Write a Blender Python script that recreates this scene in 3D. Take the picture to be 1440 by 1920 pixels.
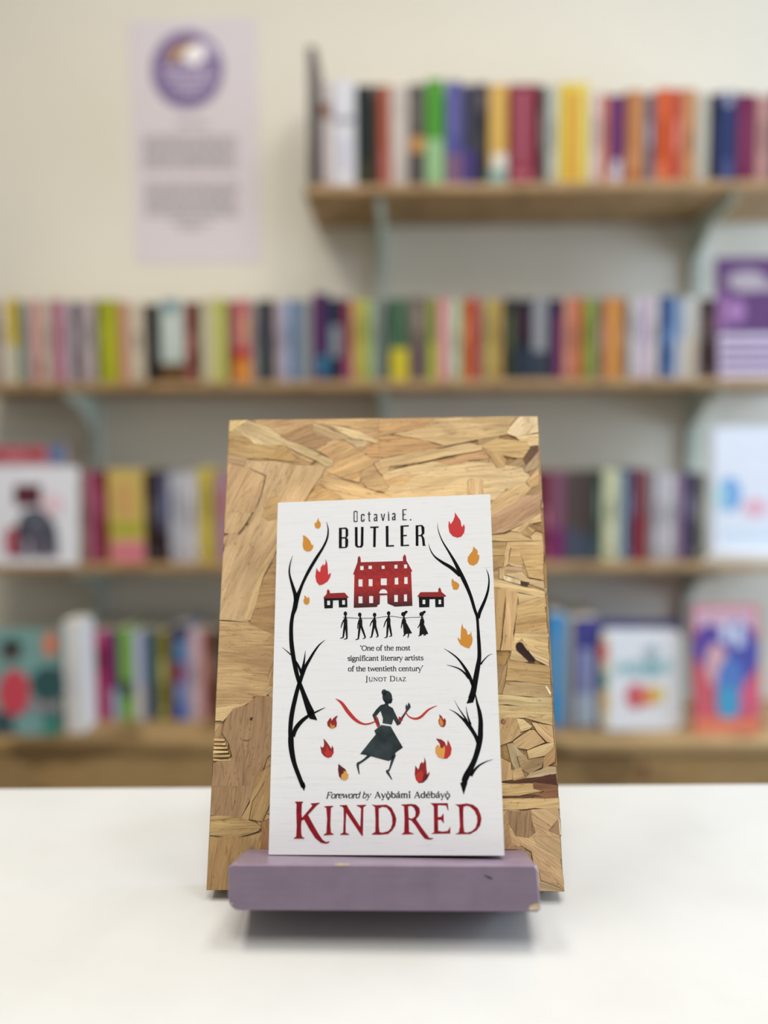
import bpy, bmesh, math, random
from mathutils import Vector, Matrix
from mathutils.geometry import tessellate_polygon
random.seed(7)
for _o in list(bpy.data.objects): bpy.data.objects.remove(_o)
scn = bpy.context.scene
COL = scn.collection

# ------------------------------------------------------------------ camera
W, H, FPX = 1440, 1920, 1442.0
PITCH, ROLL = math.radians(4.37), math.radians(0.35)
CAM = Vector((0, 0, 1.15))
FW = Vector((0, math.cos(PITCH), -math.sin(PITCH)))
_U = Vector((0, math.sin(PITCH), math.cos(PITCH))); _R = Vector((1, 0, 0))
RT = _R * math.cos(ROLL) - _U * math.sin(ROLL)
UP = _U * math.cos(ROLL) + _R * math.sin(ROLL)
cd = bpy.data.cameras.new('camera'); cam = bpy.data.objects.new('camera', cd); COL.objects.link(cam)
cd.sensor_fit = 'HORIZONTAL'; cd.sensor_width = 24; cd.lens = 24 * FPX / W
cd.clip_start = 0.02; cd.clip_end = 50
cd.dof.use_dof = True; cd.dof.focus_distance = 0.443; cd.dof.aperture_fstop = 1.65
cam.matrix_world = Matrix(((RT.x, UP.x, -FW.x, CAM.x), (RT.y, UP.y, -FW.y, CAM.y), (RT.z, UP.z, -FW.z, CAM.z), (0, 0, 0, 1)))
scn.camera = cam

# ------------------------------------------------------------------ light
wd = bpy.data.worlds.new('daylight'); scn.world = wd; wd.use_nodes = True
wd.node_tree.nodes['Background'].inputs[0].default_value = (0.93, 0.96, 1.0, 1)
wd.node_tree.nodes['Background'].inputs[1].default_value = 0.40
def area(name, loc, target, sx, sy, power, color):
    l = bpy.data.lights.new(name, 'AREA'); l.shape = 'RECTANGLE'; l.size = sx; l.size_y = sy; l.energy = power; l.color = color
    o = bpy.data.objects.new(name, l); COL.objects.link(o); o.location = loc
    o.rotation_euler = (Vector(target) - Vector(loc)).to_track_quat('-Z', 'Y').to_euler(); return o
area('ceiling_lamp', (0.45, 0.72, 2.72), (0.45, 0.72, 0), 0.4, 0.7, 14, (1.0, 0.96, 0.91))
area('ceiling_lamp', (-0.7, 0.72, 2.72), (-0.7, 0.72, 0), 0.4, 0.7, 17, (1.0, 0.94, 0.85))
area('ceiling_lamp', (0.0, -0.1, 2.72), (0.0, -0.1, 0), 0.5, 0.8, 17, (1.0, 0.97, 0.92))
area('window_light', (2.52, 1.2, 1.40), (0.9, 1.7, 1.05), 1.0, 1.5, 62, (0.64, 0.80, 1.0))
vs = scn.view_settings
vs.view_transform = 'Standard'; vs.look = 'None'; vs.gamma = 1.0; vs.use_curve_mapping = False
vs.exposure = 0.06

# ------------------------------------------------------------------ helpers
def ray(x, y): return (FW + RT * ((x - W / 2) / FPX) - UP * ((y - H / 2) / FPX))
def hit(x, y, p0, n):
    d = ray(x, y); return CAM + d * ((p0 - CAM).dot(n) / d.dot(n))
def lin(c): c = c / 255.0; return c / 12.92 if c <= 0.04045 else ((c + 0.055) / 1.055) ** 2.4
def dull(c, a=0.14):  # greys the book colours to imitate veiling glare over the shelves
    g = (c[0] + c[1] + c[2]) / 3; return tuple(q + (g - q) * a for q in c)
def rgb(c, k=1.0): return (min(1, lin(c[0]) * k), min(1, lin(c[1]) * k), min(1, lin(c[2]) * k), 1.0)
def mat(name, color=(200, 200, 200), rough=0.6, k=1.0, spec=0.5, metal=0.0):
    m = bpy.data.materials.new(name); m.use_nodes = True
    b = m.node_tree.nodes['Principled BSDF']
    b.inputs['Base Color'].default_value = rgb(color, k); b.inputs['Roughness'].default_value = rough
    b.inputs['Specular IOR Level'].default_value = spec; b.inputs['Metallic'].default_value = metal
    m.diffuse_color = rgb(color, k); return m
class NT:
    def __init__(s, m): s.t = m.node_tree; s.b = s.t.nodes['Principled BSDF']
    def n(s, typ, **kw):
        x = s.t.nodes.new(typ)
        for k, v in kw.items():
            if k.startswith('_'): setattr(x, k[1:], v)
            else: x.inputs[k.replace('__', ' ')].default_value = v
        return x
    def l(s, a, b): s.t.links.new(a, b)
    def coords(s, scale, src='Object', loc=None):
        tc = s.n('ShaderNodeTexCoord'); mp = s.n('ShaderNodeMapping'); mp.inputs['Scale'].default_value = scale
        s.l(tc.outputs[src], mp.inputs['Vector'])
        if loc is not None: s.l(loc, mp.inputs['Location'])
        return mp.outputs[0]
    def noise(s, vec, scale, detail=4, rough=0.55, dist=0.0):
        x = s.n('ShaderNodeTexNoise', Scale=scale, Detail=detail, Roughness=rough, Distortion=dist); s.l(vec, x.inputs['Vector']); return x.outputs['Fac']
    def ramp(s, fac, stops):
        r = s.n('ShaderNodeValToRGB'); e = r.color_ramp.elements
        e[0].position, e[0].color = stops[0][0], (*stops[0][1], 1); e[1].position, e[1].color = stops[-1][0], (*stops[-1][1], 1)
        for p, c in stops[1:-1]:
            q = e.new(p); q.color = (*c, 1)
        s.l(fac, r.inputs[0]); return r.outputs[0]
    def mul(s, a, b, fac=1.0, mode='MULTIPLY'):
        m = s.n('ShaderNodeMix', _data_type='RGBA', _blend_type=mode); m.inputs[0].default_value = fac
        for i, v in ((6, a), (7, b)):
            if isinstance(v, tuple): m.inputs[i].default_value = v
            else: s.l(v, m.inputs[i])
        return m.outputs[2]
    def bump(s, h, strength=0.3, dist=0.001):
        b = s.n('ShaderNodeBump', Strength=strength, Distance=dist); s.l(h, b.inputs['Height']); s.l(b.outputs[0], s.b.inputs['Normal'])
    def color(s, c): s.l(c, s.b.inputs['Base Color'])

def link(o, parent=None, label=None, cat=None, group=None, kind=None):
    COL.objects.link(o)
    if parent: o.parent = parent
    if label: o['label'] = label
    if cat: o['category'] = cat
    if group: o['group'] = group
    if kind: o['kind'] = kind
    return o
def mesh_obj(name, verts, faces, mats, parent=None, mi=None, **kw):
    me = bpy.data.meshes.new(name); me.from_pydata([tuple(v) for v in verts], [], faces)
    for m in (mats if isinstance(mats, (list, tuple)) else [mats]): me.materials.append(m)
    if mi: me.polygons.foreach_set('material_index', mi)
    me.update(); return link(bpy.data.objects.new(name, me), parent, **kw)
def empty(name, loc=(0, 0, 0), rotz=0, **kw):
    o = bpy.data.objects.new(name, None); o.empty_display_size = 0.02; o.location = loc; o.rotation_euler = (0, 0, rotz); return link(o, **kw)
def boxv(x0, x1, y0, y1, z0, z1):
    v = [(x, y, z) for z in (z0, z1) for y in (y0, y1) for x in (x0, x1)]
    f = [(0, 2, 3, 1), (4, 5, 7, 6), (0, 1, 5, 4), (2, 6, 7, 3), (0, 4, 6, 2), (1, 3, 7, 5)]; return v, f
def joinvf(parts):
    V, F = [], []
    for v, f in parts:
        o = len(V); V += list(v); F += [tuple(i + o for i in q) for q in f]
    return V, F
def box_obj(name, dims, m, parent=None, bevel=0.0, seg=2, **kw):
    v, f = boxv(*dims); o = mesh_obj(name, v, f, m, parent, **kw)
    if bevel:
        bm = bmesh.new(); bm.from_mesh(o.data)
        bmesh.ops.bevel(bm, geom=bm.edges[:], offset=bevel, segments=seg, affect='EDGES', profile=0.5)
        bm.to_mesh(o.data); bm.free()
        for p in o.data.polygons: p.use_smooth = True
        try: o.data.set_sharp_from_angle(angle=math.radians(40))
        except Exception: pass
    return o

# ------------------------------------------------------------------ materials
m_wall = mat('cream_wall_paint', (232, 226, 210), 0.75); t = NT(m_wall)
c = t.coords((1, 1, 1)); t.color(t.mul(rgb((211, 205, 191)), t.ramp(t.noise(c, 3, 3), [(0.3, (0.96, 0.96, 0.96)), (0.7, (1, 1, 1))])))
t.bump(t.noise(c, 180, 3), 0.06, 0.002)
m_white = mat('white_paint', (236, 234, 228), 0.6)
m_floor = mat('grey_floor', (150, 140, 128), 0.5); t = NT(m_floor)
t.color(t.mul(rgb((130, 118, 102)), t.ramp(t.noise(t.coords((1, 1, 1)), 6, 5), [(0.3, (0.7, 0.7, 0.7)), (0.7, (1, 1, 1))])))
m_table = mat('white_laminate', (240, 238, 232), 0.34, spec=0.4); t = NT(m_table)
c = t.coords((1, 1, 1)); t.color(t.mul(rgb((203, 203, 201)), t.ramp(t.noise(c, 22, 4), [(0.35, (0.965, 0.965, 0.96)), (0.6, (1, 1, 1))])))
t.bump(t.noise(c, 60, 2), 0.02, 0.001)
def wood_osb(name, base, sc, dk=0.72):
    m = mat(name, base, 0.6); t = NT(m); c = t.coords((1, 1, 1.6))
    v = t.n('ShaderNodeTexVoronoi', Scale=sc); t.l(c, v.inputs['Vector'])
    g = t.n('ShaderNodeRGBToBW'); t.l(v.outputs['Color'], g.inputs[0])
    a = t.ramp(g.outputs[0], [(0.15, (dk, dk * 0.92, dk * 0.78)), (0.5, (1, 1, 1)), (0.85, (1.0, 0.95, 0.86))])
    b = t.ramp(t.noise(t.coords((1, 1, 5)), 30, 6, 0.65), [(0.3, (0.72, 0.68, 0.6)), (0.65, (1, 1, 1))])
    t.color(t.mul(t.mul(rgb(base), a), b)); t.bump(g.outputs[0], 0.2, 0.001); return m
m_shelf = wood_osb('shelf_board_wood', (168, 138, 98), 26)
m_counter = wood_osb('counter_board_wood', (176, 146, 100), 9, 0.5)
m_metal = mat('sage_metal_paint', (192, 202, 190), 0.45)
m_dark = mat('dark_metal', (62, 54, 52), 0.5)
m_paper = mat('page_paper', (228, 220, 200), 0.85); t = NT(m_paper)
t.color(t.mul(rgb((232, 225, 206)), t.ramp(t.noise(t.coords((300, 300, 2)), 3, 2), [(0.3, (0.86, 0.85, 0.82)), (0.7, (1, 1, 1))])))
def objcolor_mat(name, rough=0.5, spec=0.4):
    m = mat(name, (200, 200, 200), rough, spec=spec); t = NT(m); oi = t.n('ShaderNodeObjectInfo')
    t.color(t.mul(oi.outputs['Color'], t.ramp(t.noise(t.coords((1, 1, 1)), 40, 2), [(0.3, (0.93, 0.93, 0.93)), (0.7, (1, 1, 1))]))); return m
m_book = objcolor_mat('printed_book_cover', 0.55, 0.15)
m_print = objcolor_mat('printed_ink', 0.55, 0.15)

# ================================================================== the room
YAW = -math.radians(1.25)                      # the shelf wall turns a little towards the camera on the right
WD = Vector((math.cos(YAW), math.sin(YAW), 0)); WN = Vector((math.sin(YAW), -math.cos(YAW), 0))   # along the wall, out of the wall
W0 = Vector((0, 1.90, 0))
def wpt(s, d, z): return W0 + WD * s + WN * d + Vector((0, 0, z))
def at_wall(x, y, d):
    """pixel of the photograph -> (s, z) on the plane d metres in front of the shelf wall"""
    p = hit(x, y, W0 + WN * d, WN); q = p - W0; return q.dot(WD), p.z
def wbox(name, s0, s1, d0, d1, z0, z1, m, bevel=0.0, parent=None, **kw):
    o = box_obj(name, ((s0 - s1) / 2, (s1 - s0) / 2, -(d1 - d0), 0, 0, z1 - z0), m, parent, bevel, **kw)
    o.location = wpt((s0 + s1) / 2, d0, z0); o.rotation_euler = (0, 0, YAW); return o
wbox('wall_back', -2.6, 2.6, -0.10, 0, 0, 2.8, m_wall, kind='structure')
box_obj('floor', (-2.6, 2.6, -2.4, 2.1, -0.1, 0), m_floor, kind='structure')
box_obj('ceiling', (-2.6, 2.6, -2.4, 2.1, 2.8, 2.9), m_white, kind='structure')
box_obj('wall_left', (-2.7, -2.6, -2.4, 2.1, 0, 2.8), m_wall, kind='structure')
# right wall with a shop window opening
v, f = joinvf([boxv(2.6, 2.7, -2.4, 2.1, 0, 0.6), boxv(2.6, 2.7, -2.4, 2.1, 2.4, 2.8), boxv(2.6, 2.7, 1.75, 2.1, 0.6, 2.4), boxv(2.6, 2.7, -2.4, -1.0, 0.6, 2.4)])
mesh_obj('wall_right', v, f, m_wall, kind='structure')
v, f = joinvf([boxv(2.62, 2.68, -1.0, 1.75, 0.6, 0.66), boxv(2.62, 2.68, -1.0, 1.75, 2.34, 2.4), boxv(2.62, 2.68, -1.0, -0.94, 0.66, 2.34), boxv(2.62, 2.68, 1.69, 1.75, 0.66, 2.34), boxv(2.62, 2.68, 0.35, 0.41, 0.66, 2.34)])
mesh_obj('window_1', v, f, m_white, kind='structure')

# ------------------------------------------------------------------ shelves, uprights, counter
D_TOP, D_MID, D_LOW, D_CNT = 0.245, 0.20, 0.215, 0.30
def zf(y, d, x=720): return at_wall(x, y, d)[1]
Z_TOP, Z_MID, Z_LOW, Z_CNT = zf(343, D_TOP, 900), zf(713, D_MID), zf(1060, D_LOW, 200), zf(1391, D_CNT, 200)
def shelf(name, x0, x1, d, z, th, label):
    s0 = at_wall(x0, 600, d)[0]; s1 = at_wall(x1, 600, d)[0]
    return wbox(name, s0, s1, 0.004, d, z - th, z, m_shelf, 0.0015, label=label, cat='shelf')
shelf('wall_shelf', 574, 1560, D_TOP, Z_TOP, 0.018, 'short top wooden wall shelf, the highest, with a dark bookend at its left end')
shelf('wall_shelf', -90, 1560, D_MID, Z_MID, 0.018, 'long thin wooden wall shelf of tightly packed books below the poster')
shelf('wall_shelf', -90, 1560, D_LOW, Z_LOW, 0.018, 'lowest wooden wall shelf, half hidden behind the wooden display board')
s0 = at_wall(-140, 1400, D_CNT)[0]; s1 = at_wall(1600, 1400, D_CNT)[0]
ct = empty('counter', wpt((s0 + s1) / 2, 0.004, 0), YAW, label='low chipboard counter unit along the wall beneath the lowest wall shelf', cat='counter')
hw = (s1 - s0) / 2
box_obj('counter_top', (-hw, hw, -(D_CNT - 0.004), 0, Z_CNT - 0.022, Z_CNT), m_counter, ct, 0.0015)
for k in range(3):
    a0 = -hw + 2 * hw * k / 3; box_obj('front_panel', (a0 + 0.0015, a0 + 2 * hw / 3 - 0.0015, -(D_CNT - 0.012), -(D_CNT - 0.030), 0.0, Z_CNT - 0.022), m_counter, ct)
for sx in (-hw, hw - 0.018): box_obj('side_panel', (sx, sx + 0.018, -(D_CNT - 0.031), 0, 0, Z_CNT - 0.022), m_counter, ct)
# a knot in the front of the counter
kx, kz = at_wall(1206, 1445, D_CNT - 0.012)
kn = bpy.data.meshes.new('knot'); bmk = bmesh.new(); bmesh.ops.create_circle(bmk, cap_ends=True, radius=0.014, segments=14); bmk.to_mesh(kn); bmk.free()
kn.materials.append(mat('knot_brown', (120, 78, 52), 0.7)); ko = bpy.data.objects.new('knot', kn); link(ko, ct)
ko.location = (kx - (s0 + s1) / 2, -(D_CNT - 0.012) - 0.0004 + 0.0, kz); ko.rotation_euler = (math.pi / 2, 0, 0); ko.scale = (0.7, 1.5, 1)

def upright(px, ztop, shelves, label):
    s = at_wall(px, 600, 0.01)[0]
    r = empty('wall_upright', wpt(s, 0.0, 0), YAW, label=label, cat='upright', group='slotted shelf uprights')
    v, f = joinvf([boxv(-0.0125, -0.0105, -0.014, 0, 0.3, ztop), boxv(0.0105, 0.0125, -0.014, 0, 0.3, ztop), boxv(-0.0125, 0.0125, -0.015, -0.013, 0.3, ztop)])
    mesh_obj('rail', v, f, m_metal, r)
    # slots
    parts = []
    z = 0.34
    while z < ztop - 0.03:
        for sx in (-0.005, 0.005): parts.append(boxv(sx - 0.0012, sx + 0.0012, -0.0156, -0.0149, z, z + 0.014))
        z += 0.025
    v, f = joinvf(parts); mesh_obj('slots', v, f, m_dark, r)
    for (zs, d) in shelves:
        prof = [(-0.016, -0.002), (-(d - 0.03), -0.002), (-(d - 0.03), -0.013), (-0.10, -0.032), (-0.016, -0.085)]
        v = [(x, y, z) for x in (-0.003, 0.003) for (y, z) in prof]; n = 5
        f = [tuple(range(n))[::-1], tuple(range(n, 2 * n))] + [(i, (i + 1) % n, n + (i + 1) % n, n + i) for i in range(n)]
        o = mesh_obj('bracket_arm', v, f, m_metal, r); o.location = (0, 0, zs - 0.018)
        o = box_obj('bracket_foot', (-0.010, 0.010, -(d - 0.03), -0.016, -0.003, 0), m_metal, r); o.location = (0, 0, zs - 0.018)
    return r
upright(171, Z_MID + 0.0, [(Z_MID, D_MID), (Z_LOW, D_LOW)], 'grey green slotted metal upright on the left below the middle shelf')
upright(716, Z_TOP + 0.0, [(Z_TOP, D_TOP), (Z_MID, D_MID), (Z_LOW, D_LOW)], 'grey green slotted metal upright in the centre under the top shelf')
upright(1303, Z_TOP + 0.0, [(Z_TOP, D_TOP), (Z_MID, D_MID), (Z_LOW, D_LOW)], 'grey green slotted metal upright on the right beside the purple magazine')
# ------------------------------------------------------------------ books on the shelves
CP = (-1, 1)
def book_at(x0, x1, ytop, z, dsp, color, bands=(), depth=0.13, lean=0.0, label='', group=None, name='book', k=1.0, yref=None):
    s0, zz = at_wall(x0, yref or ytop, dsp); s1, _ = at_wall(x1, yref or ytop, dsp); zt = at_wall((x0 + x1) / 2, ytop, dsp)[1]
    w = max(0.006, (s1 - s0) - 0.0012); h = zt - z; depth = min(depth, dsp - 0.018)
    o = empty(name, wpt((s0 + s1) / 2, dsp, z + 0.0002), YAW, label=label, cat='book', group=group)
    if lean: o.rotation_euler = (0, lean, YAW)
    tb = 0.0009
    v, f = joinvf([boxv(-w / 2, w / 2, 0, tb, 0, h), boxv(-w / 2, -w / 2 + tb, tb, depth, 0, h), boxv(w / 2 - tb, w / 2, tb, depth, 0, h)])
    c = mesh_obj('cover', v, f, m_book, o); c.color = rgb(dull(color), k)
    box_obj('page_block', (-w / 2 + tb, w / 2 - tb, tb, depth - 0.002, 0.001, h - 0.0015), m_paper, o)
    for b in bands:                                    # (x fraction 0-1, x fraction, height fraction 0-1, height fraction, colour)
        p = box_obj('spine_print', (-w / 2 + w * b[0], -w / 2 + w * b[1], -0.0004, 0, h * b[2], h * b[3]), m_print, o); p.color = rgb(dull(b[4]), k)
    return o
def row(shelf_name, z, dsp, books, group, k=1.0, yref=None):
    names = [b[4] for b in books]; used = set()
    for i, b in enumerate(books):
        x0, x1, yt, colr, nm = b[:5]; bands = b[5] if len(b) > 5 else ()
        L = names[i - 1] if i else None; R = names[i + 1] if i + 1 < len(books) else None
        if L and R: lab = f'{nm} book on the {shelf_name} between the {L} and the {R} one'
        elif R: lab = f'{nm} book on the {shelf_name}, first in the row before the {R} one'
        else: lab = f'{nm} book on the {shelf_name}, last in the row after the {L} one'
        if len(lab.split()) > 16: lab = f'{nm} book, {shelf_name}, after the {L} one' if L else f'{nm} book, {shelf_name}, before the {R} one'
        if len(lab.split()) > 16: lab = ' '.join(lab.split()[:16])
        # plain titling on the spine when nothing else is known of it
        if not bands:
            lum = sum(colr) / 3; tc = tuple(min(255, int(q + 70)) for q in colr) if lum < 120 else tuple(int(q * 0.72) for q in colr)
            a = random.uniform(0.35, 0.5); bands = ((0.32, 0.68, a, a + random.uniform(0.2, 0.35), tc), (0.3, 0.7, 0.06, 0.12, tc))
        book_at(x0, x1, yt, z, dsp, colr, bands, depth=random.uniform(0.118, 0.13), label=lab, group=group, k=k, yref=yref)
def B(x0, x1, y0, y1, c): return (x0, x1, y0, y1, c)
WHT = (226, 224, 224)
top_row = [
 (601, 622, 152, (205, 190, 186), 'greyish pink', (B(0, 1, .68, .8, (150, 105, 80)), B(.2, .8, 0, .1, (150, 90, 90)))),
 (623, 666, 150, (218, 218, 226), 'thick lavender white', (B(.1, .9, .62, .68, (150, 150, 160)), B(.3, .7, .2, .5, (196, 196, 212)))),
 (667, 701, 160, (18, 34, 32), 'black and green', (B(.2, .8, .1, .3, (60, 60, 30)),)),
 (702, 732, 160, (176, 82, 52), 'rust red', (B(.0, .3, 0, 1, (90, 40, 28)), B(.4, .9, 0, .4, (190, 96, 84)))),
 (733, 763, 162, (198, 186, 178), 'pale stone', (B(.3, .7, .3, .7, (214, 200, 190)),)),
 (765, 797, 158, (84, 76, 74), 'charcoal', (B(.1, .95, .38, .52, (206, 146, 72)), B(.2, .8, .6, .9, (104, 96, 92)))),
 (798, 833, 149, (150, 196, 136), 'two-tone green', (B(0, 1, .48, 1, (74, 160, 38)),)),
 (836, 866, 152, (78, 80, 158), 'violet blue', (B(0, 1, 0, .35, (130, 92, 130)), B(.3, .7, .5, .9, (110, 104, 176)))),
 (867, 892, 158, (62, 60, 84), 'slate purple', (B(0, 1, 0, .4, (72, 56, 134)),)),
 (893, 915, 156, (40, 40, 44), 'black', (B(.2, .9, .76, .92, (104, 92, 100)), B(.3, .8, .35, .55, (70, 70, 54)))),
 (917, 952, 158, (222, 170, 66), 'amber striped', (B(0, 1, 0, .22, (134, 178, 170)), B(.2, 1, .2, .36, (226, 224, 214)), B(.3, .5, .4, .95, (232, 196, 110)))),
 (954, 1009, 158, (142, 32, 56), 'wide crimson', (B(.35, .6, .25, .95, (182, 92, 112)), B(.1, .8, .12, .2, (188, 92, 112)))),
 (1010, 1025, 160, (66, 66, 66), 'thin dark grey'),
 (1027, 1047, 160, (196, 198, 186), 'pale sage'),
 (1049, 1105, 155, (236, 208, 62), 'wide bright yellow', (B(.3, .62, .1, .92, (226, 150, 50)), B(.75, .9, 0, 1, (240, 220, 110)))),
 (1107, 1127, 172, (224, 204, 202), 'pale pink'),
 (1128, 1143, 176, (214, 120, 84), 'narrow salmon'),
 (1144, 1172, 178, (106, 44, 112), 'purple', (B(.2, .8, .05, .32, (206, 198, 214)), B(0, .2, 0, .2, (220, 200, 200)))),
 (1174, 1210, 170, (206, 136, 82), 'tan orange', (B(0, .3, .4, 1, (178, 106, 50)), B(.2, .9, .05, .2, (200, 110, 50)))),
 (1211, 1229, 176, (98, 106, 128), 'narrow slate blue'),
 (1231, 1262, 166, (232, 96, 46), 'orange red', (B(.1, .6, .3, .7, (206, 74, 18)), B(0, .5, 0, .25, (238, 130, 84)))),
 (1263, 1281, 168, (206, 78, 66), 'narrow brick red'),
 (1282, 1306, 166, (214, 148, 96), 'apricot'),
 (1308, 1331, 174, (204, 200, 184), 'cream grey', (B(.4, .7, .2, .8, (188, 190, 176)),)),
 (1333, 1349, 176, (34, 32, 54), 'narrow midnight', (B(.2, .8, .3, .7, (50, 50, 84)),)),
 (1350, 1383, 172, (46, 62, 116), 'navy blue', (B(.3, .75, .86, 1, (170, 172, 196)), B(.2, .8, .1, .3, (78, 92, 150)))),
 (1385, 1419, 176, (128, 40, 84), 'maroon', (B(.2, .4, .2, .8, (150, 66, 110)),)),
 (1421, 1446, 180, (206, 150, 142), 'dusty rose'),
 (1448, 1476, 172, (70, 80, 96), 'steel blue'),
]
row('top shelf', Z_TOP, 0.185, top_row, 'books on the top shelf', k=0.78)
mid_row = [
 (-24, -2, 566, (170, 150, 140), 'taupe'), (-1, 11, 566, (216, 206, 186), 'cream'),
 (12, 30, 560, (222, 190, 40), 'yellow topped', (B(0, 1, 0, .45, (206, 200, 176)),)),
 (31, 37, 566, (54, 80, 50), 'very thin dark green'), (38, 53, 566, (150, 158, 152), 'grey teal'),
 (54, 75, 562, (226, 180, 174), 'shell pink', (B(.4, .8, 0, 1, (200, 106, 96)), B(.5, 1, .1, .3, (170, 50, 46)))),
 (76, 95, 564, (196, 184, 164), 'oatmeal'),
 (96, 117, 562, (190, 120, 140), 'mauve striped', (B(.3, .7, 0, 1, (176, 70, 110)),)),
 (118, 131, 566, (196, 184, 190), 'narrow lilac'), (132, 150, 566, (104, 88, 96), 'plum grey'),
 (151, 176, 564, (184, 168, 168), 'pale mauve'), (177, 185, 564, (96, 92, 44), 'thin olive'),
 (186, 220, 562, (172, 176, 24), 'wide lime green', (B(.2, .6, .2, .7, (186, 190, 30)),)),
 (221, 240, 566, (206, 126, 96), 'coral', (B(.6, 1, 0, 1, (208, 160, 140)),)),
 (241, 270, 570, (204, 188, 162), 'wide beige'),
 (271, 297, 570, (30, 28, 28), 'jet black', (B(.3, .6, .3, .6, (60, 60, 58)),)),
 (298, 344, 562, (184, 196, 186), 'wide pale blue grey', (B(0, 1, 0, .24, (104, 72, 40)), B(.2, .7, .85, 1, (100, 140, 156)), B(.3, .8, .4, .8, (200, 208, 200)))),
 (345, 364, 566, (140, 64, 52), 'reddish brown'), (365, 374, 566, (56, 54, 52), 'thin black'),
 (375, 399, 562, (196, 184, 142), 'sand', (B(.3, .7, .1, .9, (214, 204, 170)),)),
 (400, 423, 560, (194, 194, 84), 'pale lime', (B(.5, .9, .1, .9, (206, 208, 110)),)),
 (425, 434, 566, (90, 40, 52), 'thin maroon'),
 (435, 469, 562, (196, 104, 104), 'flame patterned', (B(0, 1, 0, .28, (226, 138, 44)), B(0, 1, .28, .4, (190, 54, 34)), B(.5, .9, .5, .8, (206, 150, 110)))),
 (470, 484, 566, (148, 142, 140), 'warm grey'), (485, 510, 562, (26, 48, 52), 'black teal', (B(.3, .8, .5, .8, (40, 34, 64)),)),
 (511, 527, 566, (168, 146, 150), 'dusky mauve'), (528, 542, 560, (176, 182, 212), 'periwinkle'),
 (543, 557, 562, (84, 118, 160), 'denim blue'), (558, 584, 562, (140, 152, 158), 'blue grey', (B(.5, .8, 0, 1, (120, 124, 130)),)),
 (586, 614, 549, (66, 38, 92), 'tall purple', (B(0, .25, 0, 1, (124, 34, 76)), B(.1, 1, .08, .3, (38, 116, 156)))),
 (615, 641, 560, (30, 42, 66), 'midnight blue', (B(.1, .9, .3, .68, (128, 138, 146)),)),
 (642, 657, 562, (140, 36, 72), 'raspberry', (B(.2, .8, .0, .3, (176, 60, 120)),)),
 (658, 674, 562, (206, 168, 96), 'mustard orange'), (675, 691, 560, (176, 186, 50), 'chartreuse'),
 (692, 703, 564, (160, 182, 150), 'thin mint'), (704, 720, 566, (124, 132, 122), 'sage grey'),
 (721, 731, 562, (38, 66, 58), 'thin bottle green'), (732, 765, 560, (66, 104, 74), 'green and yellow', (B(0, 1, 0, .4, (216, 196, 34)),)),
 (767, 799, 558, (110, 94, 84), 'brown patterned', (B(.2, .8, .1, .4, (104, 76, 92)), B(.3, .9, .6, .9, (140, 124, 112)))),
 (801, 821, 560, (140, 150, 56), 'olive green', (B(.2, .9, 0, .45, (186, 194, 60)),)),
 (822, 844, 560, (222, 134, 144), 'rose pink', (B(.5, .9, .1, .9, (232, 166, 170)),)), (845, 864, 562, (178, 206, 168), 'pale green'),
 (866, 878, 562, (200, 112, 40), 'thin burnt orange'), (879, 897, 558, (204, 56, 56), 'bright red', (B(0, .4, 0, 1, (196, 84, 40)),)),
 (898, 910, 566, (150, 120, 110), 'thin cocoa'), (911, 927, 562, (198, 176, 76), 'ochre'), (928, 943, 562, (190, 150, 84), 'honey'),
 (946, 969, 560, (52, 58, 44), 'dark olive', (B(.2, .8, .4, .8, (84, 92, 66)),)), (970, 995, 562, (34, 32, 42), 'inky black', (B(.3, .8, .5, .9, (74, 30, 60)), B(0, 1, 0, .4, (44, 58, 78)))),
 (996, 1031, 558, (58, 66, 80), 'wide grey topped navy', (B(.1, .85, .35, 1, (148, 150, 156)),)),
 (1033, 1057, 562, (58, 34, 78), 'aubergine', (B(.5, .9, 0, .8, (150, 60, 110)),)),
 (1059, 1075, 558, (222, 150, 116), 'peach'), (1076, 1092, 558, (206, 98, 66), 'terracotta'),
 (1094, 1108, 560, (160, 160, 52), 'moss'), (1109, 1120, 560, (120, 170, 84), 'thin leaf green'),
 (1121, 1134, 562, (150, 92, 88), 'thin clay'), (1136, 1166, 558, (216, 140, 60), 'wide orange', (B(.3, .6, .1, .9, (226, 156, 80)),)),
 (1167, 1178, 562, (140, 104, 74), 'thin brown'), (1181, 1200, 560, (204, 202, 204), 'light grey'),
 (1201, 1219, 556, (210, 186, 208), 'lilac pink', (B(.3, .6, .4, .9, (160, 130, 190)),)), (1220, 1236, 560, (214, 206, 206), 'off-white'),
 (1242, 1264, 554, (52, 92, 154), 'royal blue'), (1265, 1284, 560, (146, 172, 206), 'light blue', (B(.3, .9, 0, .5, (214, 214, 220)),)),
 (1286, 1311, 556, (214, 212, 206), 'ivory', (B(.2, .7, .1, .5, (226, 206, 176)),)),
 (1314, 1330, 560, (92, 78, 80), 'dark mauve brown'), (1331, 1348, 562, (76, 46, 54), 'dark wine'),
]
row('middle shelf', Z_MID, 0.165, mid_row, 'books on the middle shelf', k=0.85)
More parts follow.
